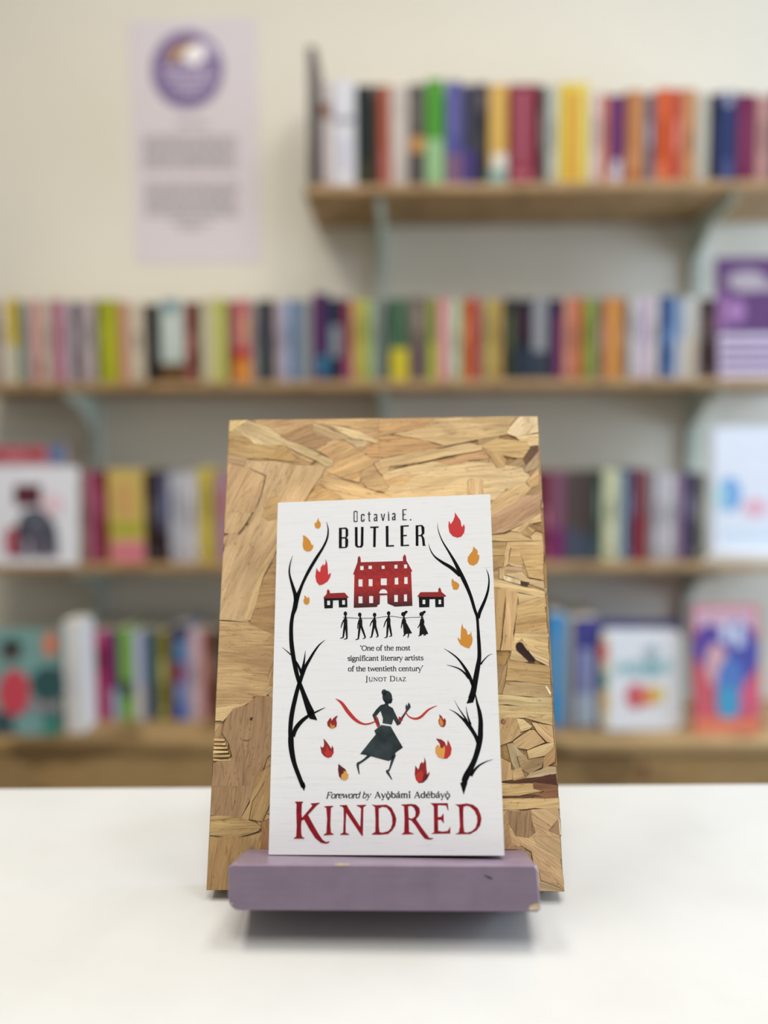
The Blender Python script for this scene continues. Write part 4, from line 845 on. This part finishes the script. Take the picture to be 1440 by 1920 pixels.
# surname, heavy condensed capitals
ink = Ink()
ink.poly('P', [(848,437),(935,432),(957,455),(957,530),(940,552),(958,575),(955,650),(935,672),(848,676)], [[(882,450),(926,450),(926,544),(882,547)], [(882,562),(922,562),(922,660),(882,660)]])
ink.poly('P', [(1035,427),(1067,427),(1068,640),(1085,655),(1104,640),(1108,425),(1138,425),(1135,642),(1115,668),(1060,668),(1037,645)])
ink.poly('P', [(1215,422),(1315,419),(1315,435),(1283,437),(1280,662),(1250,662),(1252,438),(1215,439)])
ink.poly('P', [(1397,415),(1430,413),(1431,641),(1495,638),(1495,656),(1400,659)])
ink.poly('T', [(130,410),(228,405),(228,421),(165,424),(165,520),(205,518),(205,534),(165,536),(165,637),(232,633),(232,649),(133,653)])
ink.poly('T', [(308,408),(385,402),(411,430),(413,500),(390,525),(412,560),(420,636),(434,646),(391,649),(382,560),(368,535),(341,536),(342,648),(310,649)], [[(340,421),(374,418),(381,500),(368,518),(340,521)]])
sur = ink.make('author_lettering', m_blk)

# ---- a small stroke alphabet (x-height 10); c = curve, l = straight
G_ = {
'a': (8, [('c',(1.2,7.8),(2.2,9.6),(4.2,10),(6,8.8),(6.2,6.5)),('l',(6.2,7),(6.2,1.4),(7.8,.4)),('c',(6.2,5.9),(3,5.2),(.9,3),(2,.3),(4.4,.6),(6.2,2.2))]),
'b': (9, [('l',(1.6,15),(1.6,.5)),('n',(0,14.6),(1.6,15)),('c',(1.6,7.8),(4.5,10),(7.6,8),(8,4.6),(7,1.2),(4.6,0),(1.6,1.6))]),
'c': (7.8, [('c',(6.9,8),(5,10),(2,9),(.8,5),(2,1),(4.8,0),(7.2,1.8))]),
'd': (9.2, [('l',(7.2,15),(7.2,.4)),('n',(5.6,14.6),(7.2,15)),('n',(7.2,.4),(8.7,.3)),('c',(7.2,8.2),(4.4,10),(1.6,8.4),(.8,4.8),(1.8,1.2),(4.2,0),(7.2,2))]),
'e': (8.2, [('n',(1,5.7),(7.3,5.8)),('c',(7.3,5.8),(6.6,9),(4.2,10),(1.6,8.5),(.8,5),(2,1.1),(4.8,0),(7.3,1.8))]),
'f': (5.6, [('c',(6.6,13.6),(5.2,15.2),(3.2,14.2),(2.6,11)),('l',(2.6,11.4),(2.6,0)),('n',(.6,9.6),(5.4,9.6)),('n',(.9,0),(4.6,0))]),
'g': (8.6, [('c',(4,10),(1.5,8.8),(1.3,5.8),(4,4.2),(6.6,5.8),(6.5,8.8),(4,10)),('n',(6,9),(8.3,9.8)),('c',(2.6,4.4),(1.3,2.6),(3,1.3),(7,.6),(8,-2),(5,-4.6),(1.5,-4),(.9,-2),(2.6,.9))]),
'h': (9.3, [('l',(1.8,15),(1.8,0)),('n',(.2,14.6),(1.8,15)),('c',(1.8,7.8),(4,9.9),(6.5,9.3),(7.2,6.4)),('l',(7.2,6.6),(7.2,0)),('n',(.3,0),(3.3,0)),('n',(5.7,0),(8.7,0))]),
'i': (4.2, [('l',(2,9.9),(2,0)),('n',(.4,9.4),(2,9.9)),('n',(.4,0),(3.6,0)),('d',(1.9,13.6))]),
'l': (4.2, [('l',(2,15),(2,0)),('n',(.4,14.6),(2,15)),('n',(.4,0),(3.6,0))]),
'm': (14, [('l',(1.8,9.9),(1.8,0)),('n',(.2,9.4),(1.8,9.9)),('c',(1.8,7.8),(3.8,9.9),(6,9.3),(6.7,6.4)),('l',(6.7,6.6),(6.7,0)),('c',(6.7,7.8),(8.7,9.9),(11,9.3),(11.8,6.4)),('l',(11.8,6.6),(11.8,0)),('n',(.3,0),(3.3,0)),('n',(5.3,0),(8.1,0)),('n',(10.3,0),(13.3,0))]),
'n': (9.3, [('l',(1.8,9.9),(1.8,0)),('n',(.2,9.4),(1.8,9.9)),('c',(1.8,7.8),(4,9.9),(6.5,9.3),(7.2,6.4)),('l',(7.2,6.6),(7.2,0)),('n',(.3,0),(3.3,0)),('n',(5.7,0),(8.7,0))]),
'o': (8.7, [('c',(4.4,10),(1.7,8.6),(.9,5),(1.7,1.4),(4.4,0),(7.1,1.4),(7.9,5),(7.1,8.6),(4.4,10))]),
'r': (6.4, [('l',(1.8,9.9),(1.8,0)),('n',(.2,9.4),(1.8,9.9)),('n',(.3,0),(3.6,0)),('c',(1.8,7),(3.2,9.4),(4.8,9.8)),('d',(5.3,9.1))]),
's': (6.8, [('c',(5.8,7.8),(4,10),(1.6,9),(1.6,6.6),(4.6,4.9),(6,2.6),(4,.1),(1.1,1.9))]),
't': (6, [('l',(2.4,12.6),(2.4,2)),('c',(2.4,2.2),(3.4,.1),(5.6,1)),('n',(.4,9.6),(5.2,9.6))]),
'u': (9.3, [('l',(1.6,9.8),(1.6,3)),('c',(1.6,3.2),(3,.1),(5.2,.5),(7.1,2.4)),('l',(7.1,9.8),(7.1,.3)),('n',(.1,9.7),(1.6,9.8)),('n',(5.6,9.7),(7.1,9.8)),('n',(7.1,.3),(8.7,.2))]),
'v': (8, [('l',(.9,9.9),(4.1,0)),('n',(4.1,0),(7.2,9.9))]),
'w': (12.4, [('l',(.9,9.9),(3.8,0)),('n',(3.8,0),(6.4,9.6)),('l',(6.2,9.9),(9.2,0)),('n',(9.2,0),(11.8,9.9)),('n',(-.2,9.9),(2.2,9.9)),('n',(10.6,9.9),(12.8,9.9))]),
'y': (8.4, [('l',(1,9.9),(4.4,.4)),('n',(7.6,9.9),(3.4,-3)),('c',(3.4,-3),(2.2,-4.7),(.8,-4.1)),('n',(-.2,9.9),(2.4,9.9)),('n',(6.2,9.9),(8.8,9.9))]),
'A': (12, [('n',(1.6,0),(6,14.5)),('l',(6,14.5),(10.6,0)),('n',(3,5),(9,5)),('n',(.2,0),(3.2,0)),('n',(8.8,0),(12,0))]),
'D': (13, [('l',(2.4,14),(2.4,0)),('n',(.6,14),(6,14)),('n',(.6,0),(6,0)),('c',(6,14),(10.4,12.4),(11.8,7),(10.4,1.6),(6,0))]),
'F': (10, [('l',(2.4,14),(2.4,0)),('n',(.6,14),(9,14)),('l',(9,14),(9,11)),('n',(2.4,7.4),(7,7.4)),('n',(7,8.8),(7,6)),('n',(.6,0),(4.6,0))]),
'I': (6, [('l',(3,14),(3,0)),('n',(1.2,14),(4.8,14)),('n',(1.2,0),(4.8,0))]),
'J': (6.5, [('l',(3.6,14),(3.6,0)),('c',(3.6,.4),(3,-3),(.6,-3.6)),('n',(1.6,14),(5.6,14))]),
'N': (14, [('l',(2.4,14),(11.6,.2)),('n',(2.4,14),(2.4,0)),('n',(11.6,14),(11.6,0)),('n',(.6,14),(3.4,14)),('n',(9.8,14),(13.4,14)),('n',(.8,0),(4,0))]),
'O': (13.4, [('c',(6.7,14.2),(2.6,12),(1.2,7),(2.6,2),(6.7,-.2),(10.8,2),(12.2,7),(10.8,12),(6.7,14.2))]),
'T': (11.6, [('l',(5.8,14),(5.8,0)),('n',(.9,14),(10.7,14)),('n',(.9,14),(.9,11.4)),('n',(10.7,14),(10.7,11.4)),('n',(4,0),(7.6,0))]),
'U': (13.4, [('l',(2.6,14),(2.6,4)),('c',(2.6,4.4),(4,.4),(7,-.2),(10,1),(11,4.4)),('n',(11,14),(11,4)),('n',(.8,14),(4.4,14)),('n',(9.4,14),(12.6,14))]),
'Z': (11, [('n',(1.2,14),(9.6,14)),('l',(9.6,14),(1.2,0)),('n',(1.2,0),(9.8,0)),('n',(1.2,14),(1,11.4)),('n',(9.8,0),(10,2.8))]),
'‘': (3.6, [('d',(1.8,13.2)),('n',(1.4,13.4),(2.6,15.2))]), '’': (3.6, [('d',(1.8,14.4)),('n',(2.2,14.2),(1,12.2))]),
' ': (4.6, []),
}
ACC = {'ọ̀': None}
def text(ink, s, p0, p1, xh, thick=1.7, thin=0.75, slant=0.0, small=None, mode='serif', widen=0.0):
    """lay a string from photo point p0 to p1 along its baseline; xh = x-height in photo pixels"""
    toks, i = [], 0
    while i < len(s):
        ch = s[i]; acc = ''
        if i + 1 < len(s) and s[i + 1] in '/\\_': 
            j = i + 1
            while j < len(s) and s[j] in '/\\_': acc += s[j]; j += 1
            i = j - 1
        toks.append((ch, acc)); i += 1
    def sc(ch): return small if (small and ch.startswith('~')) else 1.0
    adv = []
    for ch, acc in toks:
        k = small if (small and ch.islower()) else 1.0
        g = G_[ch.upper() if (small and ch.islower()) else ch]; adv.append((g[0] + widen) * k)
    tot = sum(adv) - widen; dx, dy = p1[0] - p0[0], p1[1] - p0[1]; Ln = math.hypot(dx, dy); kx = Ln / tot; ky = xh / 10.0
    ux, uy = dx / Ln, dy / Ln; cur = 0.0
    def M(gx, gy, k): 
        X = cur + gx * k; Y = gy * k
        return (p0[0] + ux * (X * kx + slant * Y * ky) + uy * Y * ky, p0[1] + uy * (X * kx) - ux * Y * ky)
    for (ch, acc), ad in zip(toks, adv):
        k = small if (small and ch.islower()) else 1.0
        g = G_[ch.upper() if (small and ch.islower()) else ch][1]
        extra = []
        if '/' in acc: extra.append(('l', (4.0, 12), (5.8, 15.2)))
        if '\\' in acc: extra.append(('l', (5.0, 12), (3.0, 15.2)))
        if '_' in acc: extra.append(('d', (4.3, -3.0)))
        for stt in list(g) + extra:
            typ, pts = stt[0], stt[1:]
            if typ == 'd':
                x, y = M(pts[0][0], pts[0][1], k); ink.disc('Z', x, y, 1.25 * ky * thick / 1.7); continue
            if mode == 'sans' and typ == 'n' and stt in (): continue
            P = crom(pts, False, 5) if typ == 'c' else [pts[0], *pts[1:]]
            if typ != 'c' and len(P) == 2: P = [P[0], tuple((a + b) / 2 for a, b in zip(P[0], P[1])), P[1]]
            LL, RR = [], []
            for i_, p in enumerate(P):
                a, b = P[max(0, i_ - 1)], P[min(len(P) - 1, i_ + 1)]; ddx, ddy = (b[0] - a[0]), (b[1] - a[1]); l = math.hypot(ddx, ddy) or 1
                w = thin if typ == 'n' else thin + (thick - thin) * abs(ddy) / l
                w *= 0.5 / k ** 0.35
                nx, ny = -ddy / l * w, ddx / l * w; rx = ky / kx
                q1 = M(p[0] + nx * rx, p[1] + ny, k); q2 = M(p[0] - nx * rx, p[1] - ny, k)
                LL.append(cov(*q1)); RR.append(cov(*q2))
            ink.strip(LL, RR)
        cur += ad
ink = Ink(); text(ink, '‘One of the most', (675, 1219.6), (769.5, 1219.2), 6.3, 2.5, 1.4); text(ink, 'significant literary artists', (651.5, 1238.9), (794, 1237.9), 6.3, 2.5, 1.4)
text(ink, 'of the twentieth century’', (652.5, 1258.4), (793.5, 1257.9), 6.3, 2.5, 1.4); text(ink, 'Junot Diaz', (685, 1277.3), (761, 1277.0), 6.6, 2.5, 1.4, small=0.76, widen=1.2)
ink.make('quote_lettering', m_blk)
ink = Ink(); text(ink, 'Foreword by', (611, 1496.6), (694.5, 1496.4), 8.0, 2.4, 1.3, slant=0.26); text(ink, 'Ayo\\_ba/mi Ade/ba/yo\\_', (702, 1496.0), (843.5, 1495.8), 7.9, 3.1, 1.6, widen=0.7)
ink.make('foreword_lettering', m_blk)
# first name, thin condensed letters
ink = Ink()
def sans(pts, w=1.9, cr='P'): ink.ring(cr, [(x, y, w * 6.26) for x, y in pts])
def rrect(cr, x0, y0, x1, y1, w):
    h = 10
    ink.poly(cr, [(x0 + h, y0), (x1 - h, y0), (x1, y0 + h), (x1, y1 - h), (x1 - h, y1), (x0 + h, y1), (x0, y1 - h), (x0, y0 + h)], [[(x0 + w, y0 + w), (x1 - w * .8, y0 + w), (x1 - w * .8, y1 - w), (x0 + w, y1 - w)]])
rrect('P', 1020, 238, 1068, 368, 12)
ink.poly('P', [(1112,276),(1142,272),(1149,282),(1149,300),(1137,300),(1137,286),(1120,288),(1120,350),(1136,350),(1137,332),(1149,330),(1149,354),(1140,364),(1114,364),(1106,354),(1106,288)])
ink.poly('P', [(1196,248),(1209,246),(1209,270),(1222,270),(1222,281),(1209,281),(1210,350),(1219,352),(1219,362),(1202,362),(1197,352),(1196,282),(1184,282),(1184,271),(1196,271)])
def small_a(cr, ox, oy):
    ink.poly(cr, [(ox+2,oy+20),(ox+2,oy+8),(ox+12,oy),(ox+32,oy),(ox+42,oy+10),(ox+42,oy+78),(ox+46,oy+86),(ox+34,oy+87),(ox+29,oy+79),(ox+18,oy+88),(ox+6,oy+86),(ox,oy+74),(ox,oy+54),(ox+8,oy+44),(ox+28,oy+36),(ox+28,oy+14),(ox+14,oy+14),(ox+14,oy+22)], [[(ox+28,oy+48),(ox+14,oy+55),(ox+14,oy+74),(ox+28,oy+70)]])
small_a('P', 1257, 273); small_a('T', 31, 262)
ink.poly('P', [(1338,272),(1352,271),(1366,332),(1378,270),(1391,269),(1373,355),(1359,356)])
ink.poly('P', [(1424,268),(1438,267),(1440,354),(1426,355)]); ink.poly('P', [(1424,248),(1437,247),(1437,258),(1424,259)])
ink.poly('T', [(153,220),(203,216),(203,227),(167,229),(168,276),(192,274),(192,285),(168,287),(168,337),(204,335),(204,347),(155,349)]); ink.poly('T', [(241,335),(257,334),(257,349),(242,350)])
ink.make('author_lettering', m_blk)

# trees
def tree(strokes, extra=()):
    ink = Ink()
    for cr, pts in strokes: ink.ring(cr, pts)
    for cr, pts in extra: ink.poly(cr, pts)
    return ink
tree([('P', [(702,366,3),(716,420,12),(722,470,17),(710,560,22),(660,670,26),(590,780,34),(500,930,36),(430,1070,32),(390,1170,38),(352,1270,56),(330,1380,54),(306,1457,42),(289,1577,44),(288,1727,48),(298,1847,52),(318,1977,50),(346,2117,50),(378,2237,46),(402,2297,46),(442,2407,56),(482,2517,72),(520,2610,90)]),
 ('P', [(305,765,3),(278,850,12),(266,930,18),(272,1000,22),(302,1110,34),(335,1220,46),(345,1300,52)]),
 ('Q', [(688,374,2),(620,430,14),(560,510,24),(500,610,32),(450,700,40),(415,790,44),(385,880,46),(360,960,46),(335,1060,50),(308,1180,52),(288,1300,54),(278,1440,50),(284,1500,60),(285,1560,66),(290,1640,64),(305,1740,60),(330,1840,52),(370,1950,50),(405,2040,50),(430,2100,52)]),
 ('Q', [(180,459,2),(230,500,8),(285,548,14)]), ('Q', [(454,500,3),(446,580,14),(430,680,28),(405,770,36)]),
 ('Q', [(320,590,10),(362,660,24),(398,740,30),(412,790,26)]),
 ('Q', [(690,1167,3),(640,1190,11),(560,1230,20),(490,1266,34),(420,1320,44),(365,1380,50),(330,1440,50),(310,1510,44)])],
 [('Q', [(470,1215),(545,1205),(596,1318),(505,1300)]), ('S', [(392,810),(440,790),(457,838),(438,896)])]).make('tree_print', m_blk, label='black bare tree print along the left side of the cover')
tree([('T', [(565,380,2),(576,470,9),(622,590,15),(700,720,24),(770,840,36),(820,940,46),(870,1040,48),(920,1150,42),(962,1260,38),(1000,1390,36),(1030,1480,34),(1040,1600,32),(1048,1727,40),(1055,1850,44),(1056,1960,48),(1040,2060,56),(1018,2180,62),(1000,2280,66),(985,2360,70),(962,2440,76)]),
 ('T', [(462,618,2),(480,690,11),(530,770,18),(620,840,32),(720,900,42),(790,960,40),(830,1000,36)]),
 ('T', [(1136,918,3),(1160,980,12),(1170,1060,17),(1158,1170,26),(1128,1270,32),(1090,1360,38),(1060,1430,40),(1045,1500,34)]),
 ('V', [(1212,536,2),(1160,560,9),(1110,610,14),(1072,662,22)]),
 ('V', [(642,476,2),(720,525,13),(800,590,20),(870,680,30),(930,780,40),(970,880,38),(985,940,30)]),
 ('V', [(672,668,3),(760,690,12),(830,720,18),(890,770,24),(935,830,26)]),
 ('V', [(1008,1000,10),(1032,1120,28),(1058,1220,44),(1072,1330,54),(1070,1440,60),(1069,1500,62),(1060,1560,66),(1042,1650,64),(1005,1770,62),(960,1870,68),(905,1970,76),(878,2040,70)]),
 ('V', [(703,1189,3),(780,1230,14),(860,1300,28),(920,1360,48),(975,1440,44),(1020,1520,44),(1042,1600,34)]),
 ('V', [(764,1080,2),(810,1170,9),(870,1260,18),(915,1330,24)]), ('V', [(901,1153,3),(910,1220,11),(930,1300,20),(955,1370,26)]),
 ('W', [(1216,526,3),(1140,550,12),(1060,592,22),(1000,650,32),(955,720,40)])],
 [('V', [(935,1040),(1005,1040),(985,1110),(906,1124)]), ('W', [(832,806),(880,760),(918,800),(872,942)])]).make('tree_print', m_blk, label='black bare tree print along the right side of the cover')
# flames
def flame(base, m, overs=(), label=None):
    k = Ink(); k.poly(*base); o = k.make('flame_print', m)
    if label: o['label'] = label
    for i, (pl, mm_) in enumerate(overs): q = Ink(1 + i); q.poly(*pl); q.make('flame_inner', mm_, o)
flame(('P', [(607,315),(612,350),(632,375),(636,410),(620,438),(595,443),(568,428),(562,395),(572,365),(582,385),(592,350)]), m_org)
flame(('P', [(425,520),(470,545),(510,590),(530,640),(548,635),(545,665),(520,705),(475,713),(435,690),(422,640),(430,570)]), m_org)
flame(('P', [(690,800),(712,850),(718,920),(722,990),(745,968),(755,970),(745,1015),(715,1065),(660,1100),(620,1110),(585,1070),(572,1010),(578,950),(585,905),(605,945),(628,955),(635,900),(665,860),(672,885),(692,850)]), m_redf)
flame(('P', [(440,1230),(462,1240),(472,1260),(488,1255),(490,1235),(503,1270),(503,1305),(485,1332),(460,1337),(435,1315),(432,1285),(445,1262)]), m_org)
flame(('T', [(768,252),(800,300),(835,350),(850,425),(865,415),(873,388),(887,430),(880,490),(845,540),(800,553),(745,535),(705,490),(693,420),(698,355),(710,370),(720,395),(750,350),(768,300)]), m_redf)
flame(('T', [(990,652),(1010,680),(1035,700),(1038,735),(1030,750),(1055,755),(1055,800),(1035,850),(990,880),(940,868),(918,825),(922,780),(950,740),(975,710)]), m_org)
flame(('T', [(740,1030),(760,1060),(800,1080),(822,1105),(815,1140),(795,1163),(760,1163),(740,1145),(745,1130),(733,1110),(730,1060)]), m_org)
flame(('V', [(855,180),(865,220),(880,250),(888,235),(910,270),(920,315),(945,310),(962,275),(965,320),(978,360),(970,420),(935,475),(890,462),(835,430),(805,375),(800,345),(835,375),(838,300),(842,240)]), m_org)
flame(('V', [(585,1245),(615,1270),(635,1310),(648,1290),(665,1320),(662,1370),(640,1400),(605,1395),(580,1360),(575,1320),(590,1290)]), m_dred, [(('V', [(603,1280),(615,1310),(635,1345),(630,1385),(605,1385),(585,1350),(590,1310)]), m_org)])
flame(('S', [(835,10),(815,55),(825,100),(818,140),(790,160),(750,160),(715,130),(710,90),(735,50),(755,35),(762,70),(785,40),(810,20)]), m_dred, [(('S', [(750,95),(770,130),(790,120),(800,125),(795,158),(765,161),(745,145)]), m_org)])
flame(('S', [(668,280),(705,320),(740,370),(758,400),(768,360),(785,395),(785,450),(760,495),(720,508),(680,490),(645,450),(630,370),(650,385),(668,380),(675,340)]), m_dred, [(('S', [(705,360),(735,420),(770,440),(775,470),(745,500),(700,495),(675,440),(695,430)]), m_red2)])
flame(('S', [(842,575),(880,608),(925,640),(945,690),(962,700),(955,745),(920,772),(885,765),(850,725),(838,650)]), m_vdred, [(('S', [(905,655),(920,670),(935,655),(945,690),(962,700),(955,745),(920,772),(885,765),(872,740),(880,700),(905,685)]), m_org2)])
flame(('W', [(545,278),(610,290),(650,320),(675,375),(685,295),(715,350),(732,400),(720,470),(680,515),(630,518),(575,500),(540,440),(545,380),(570,350),(600,385),(590,340)]), m_dred, [(('W', [(655,370),(675,380),(690,320),(732,400),(720,470),(680,515),(640,517),(655,430)]), m_red2), (('W', [(540,390),(570,350),(610,395),(630,388),(650,360),(655,420),(640,518),(580,500),(542,450)]), m_org2)])
flame(('W', [(410,495),(430,550),(437,640),(445,700),(475,665),(468,710),(440,760),(395,800),(345,805),(310,760),(297,700),(305,595),(340,645),(350,620),(360,580),(385,550),(392,575),(410,550)]), m_dred, [(('W', [(335,680),(380,655),(402,700),(385,770),(350,800),(318,760),(304,710)]), m_red2), (('W', [(408,690),(445,715),(470,690),(440,755),(400,792),(395,750)]), m_vdred)])
# house and huts
def R4(x0, y0, x1, y1): return [(x0, y0), (x1, y0), (x1, y1), (x0, y1)]
ink = Ink()
holes = [R4(1098,883,1138,932), R4(1195,880,1235,920), R4(1350,879,1385,918), R4(1500,870,1535,914), R4(1613,866,1648,911), R4(1078,1040,1125,1126), R4(1197,1038,1243,1122), R4(1340,1030,1410,1110), R4(1503,1021,1545,1102), R4(1615,1015,1655,1095), R4(1078,1240,1125,1322), R4(1203,1236,1250,1320), R4(1498,1224,1540,1306), R4(1612,1217,1648,1299), [(1370 + 49 * math.cos(math.pi * (1 + k / 8)), 1206 + 52 * math.sin(math.pi * (1 + k / 8))) for k in range(9)]]
ink.poly('P', [(1066,840),(1070,785),(1082,770),(1096,772),(1103,800),(1105,840),(1600,826),(1600,775),(1610,765),(1612,752),(1625,752),(1635,770),(1640,820),(1711,945),(1696,952),(1711,1352),(1505,1362),(1470,1345),(1440,1335),(1418,1322),(1415,1226),(1330,1230),(1328,1330),(1300,1345),(1295,1365),(1022,1375),(1030,985),(1014,981)], holes)
ink.make('house_print', m_hs, label='dark red manor house print')
for cr, roof, walls, wins in (('P', [(665,1257),(705,1212),(708,1176),(720,1155),(738,1176),(745,1205),(915,1198),(964,1252),(945,1260),(680,1264)], [(672,1255),(945,1253),(948,1368),(848,1370),(845,1285),(778,1288),(776,1378),(678,1382)], (R4(710,1290,745,1343), R4(886,1285,920,1338))),
                          ('T', [(326,1246),(365,1192),(575,1190),(575,1156),(590,1136),(605,1156),(612,1188),(670,1238),(640,1248)], [(345,1238),(640,1238),(642,1365),(540,1368),(537,1272),(472,1275),(470,1368),(350,1370)], (R4(390,1280,422,1332), R4(578,1280,608,1332)))):
    k = Ink(); k.poly(cr, walls, wins); h = k.make('hut_print', m_fig)
    k = Ink(1); k.poly(cr, roof); k.make('hut_roof_print', m_dred, h)
# six walking figures joined by a rope
def man(cr, hx, hy, tx, ty, arm, l1, f1, l2, f2, m):
    k = Ink(); k.disc(cr, hx, hy, 21, 25); k.ring(cr, [(hx + 2, hy + 18, 18), (tx, ty, 24)]); k.ring(cr, [(tx, ty, 26), (tx - 1, ty + 25, 44), (tx, ty + 60, 42), (tx, ty + 98, 46)])
    k.ring(cr, [(tx - 15, ty + 14, 14), ((tx + arm[0]) / 2 - 12, (ty + arm[1]) / 2 + 4, 14), (arm[0], arm[1], 9)])
    for (lx, ly), (fx, fy), o in ((l1, f1, -9), (l2, f2, 9)):
        k.ring(cr, [(tx + o, ty + 90, 27), ((tx + o + lx) / 2, (ty + 90 + ly) / 2, 24), (lx, ly, 17)]); k.ring(cr, [(lx + 4, ly, 14), (fx, fy, 8)])
    return k.make('figure_print', m)
man('Q', 924, 66, 926, 118, (873, 232), (898, 345), (864, 355), (942, 355), (908, 367), m_fig)
man('Q', 1093, 78, 1102, 124, (1068, 246), (1076, 360), (1042, 374), (1158, 345), (1128, 362), m_fig)
man('Q', 1267, 80, 1266, 124, (1213, 214), (1232, 338), (1208, 347), (1308, 328), (1282, 345), m_fig)
man('Q', 1432, 62, 1432, 108, (1374, 228), (1412, 340), (1382, 351), (1466, 325), (1436, 336), m_fig)
for hx, hy, sk, arm, ft in ((165, 72, [(158,178),(204,178),(268,298),(215,302),(170,312)], (140, 238), ((188,308,162,332), (228,302,212,348))), (378, 72, [(362,178),(402,178),(458,304),(400,310),(352,316)], (333, 234), ((378,314,342,333), (432,310,402,326)))):
    k = Ink(); k.disc('V', hx, hy, 27, 26, -.4); k.disc('V', hx + 28, hy - 22, 24, 16, -.6); k.ring('V', [(hx + 4, hy + 20, 16), (hx + 8, 125, 22)]); k.ring('V', [(hx + 8, 122, 30), (hx + 8, 150, 46), (hx + 14, 184, 44)])
    k.ring('V', [(hx - 8, 136, 14), (hx - 18, 190, 15), (arm[0], arm[1], 9)]); k.poly('V', sk)
    for a, b, c2, d2 in ft: k.ring('V', [(a, b, 16), (c2 + 8, d2 - 8, 12), (c2, d2, 7)])
    k.make('figure_print', m_fig)
k = Ink(); k.ring('Q', [(897,108,7),(925,112,9),(1000,116,6),(1093,121,7),(1180,120,6),(1266,120,7),(1340,108,6),(1430,98,7),(1500,100,6),(1606,116,7),(1700,110,6),(1845,107,7)]); k.make('rope_print', m_fig2)
# dancer
k = Ink()
k.disc('X', 708, 116, 29, 38, -.15); k.disc('X', 690, 88, 16, 18); k.poly('X', [(728,120),(742,128),(736,135),(738,142),(728,154),(712,154)])
k.poly('X', [(692,130),(694,156),(668,163),(642,190),(620,222),(636,262),(655,290),(666,282),(654,240),(644,226),(668,198),(682,240),(680,272),(734,280),(744,245),(766,284),(784,276),(797,246),(822,206),(846,176),(842,158),(832,147),(826,168),(819,156),(814,176),(817,196),(788,236),(772,246),(752,206),(740,180),(714,166),(716,150)])
k.poly('X', [(672,280),(728,288),(800,412),(758,442),(742,478),(715,492),(660,477),(600,460),(548,450),(640,335),(632,312)])
k.ring('X', [(606,455,20),(580,478,14),(552,498,13),(536,508,17),(536,530,12),(544,568,6)]); k.ring('X', [(748,452,24),(734,500,15),(720,542,10),(708,552,17),(722,578,11),(736,602,5)])
dn = k.make('dancer_print', m_grn, label='dark green dancing woman print')
k = Ink(); k.ring('X', [(404,125,2),(440,150,16),(480,205,22),(525,252,18),(570,274,11),(610,270,9),(640,256,7)]); k.make('ribbon_print', m_red2)
k = Ink(); k.ring('X', [(815,200,5),(832,228,7),(868,243,12),(905,232,15),(950,190,11),(1000,166,3)]); k.make('ribbon_print', m_red2)
k = Ink(1); k.ring('X', [(640,228,8),(650,250,9),(646,270,11),(656,292,12)]); k.ring('X', [(776,232,8),(786,244,14),(798,252,10)]); k.ring('X', [(812,200,6),(820,214,8)]); k.disc('X', 646, 262, 10); k.disc('X', 784, 248, 11); k.make('armband_print', m_red2, dn)
k = Ink(1); k.ring('X', [(676,272,5),(705,277,6),(735,281,5)]); k.make('waist_gap_print', m_cov, dn)
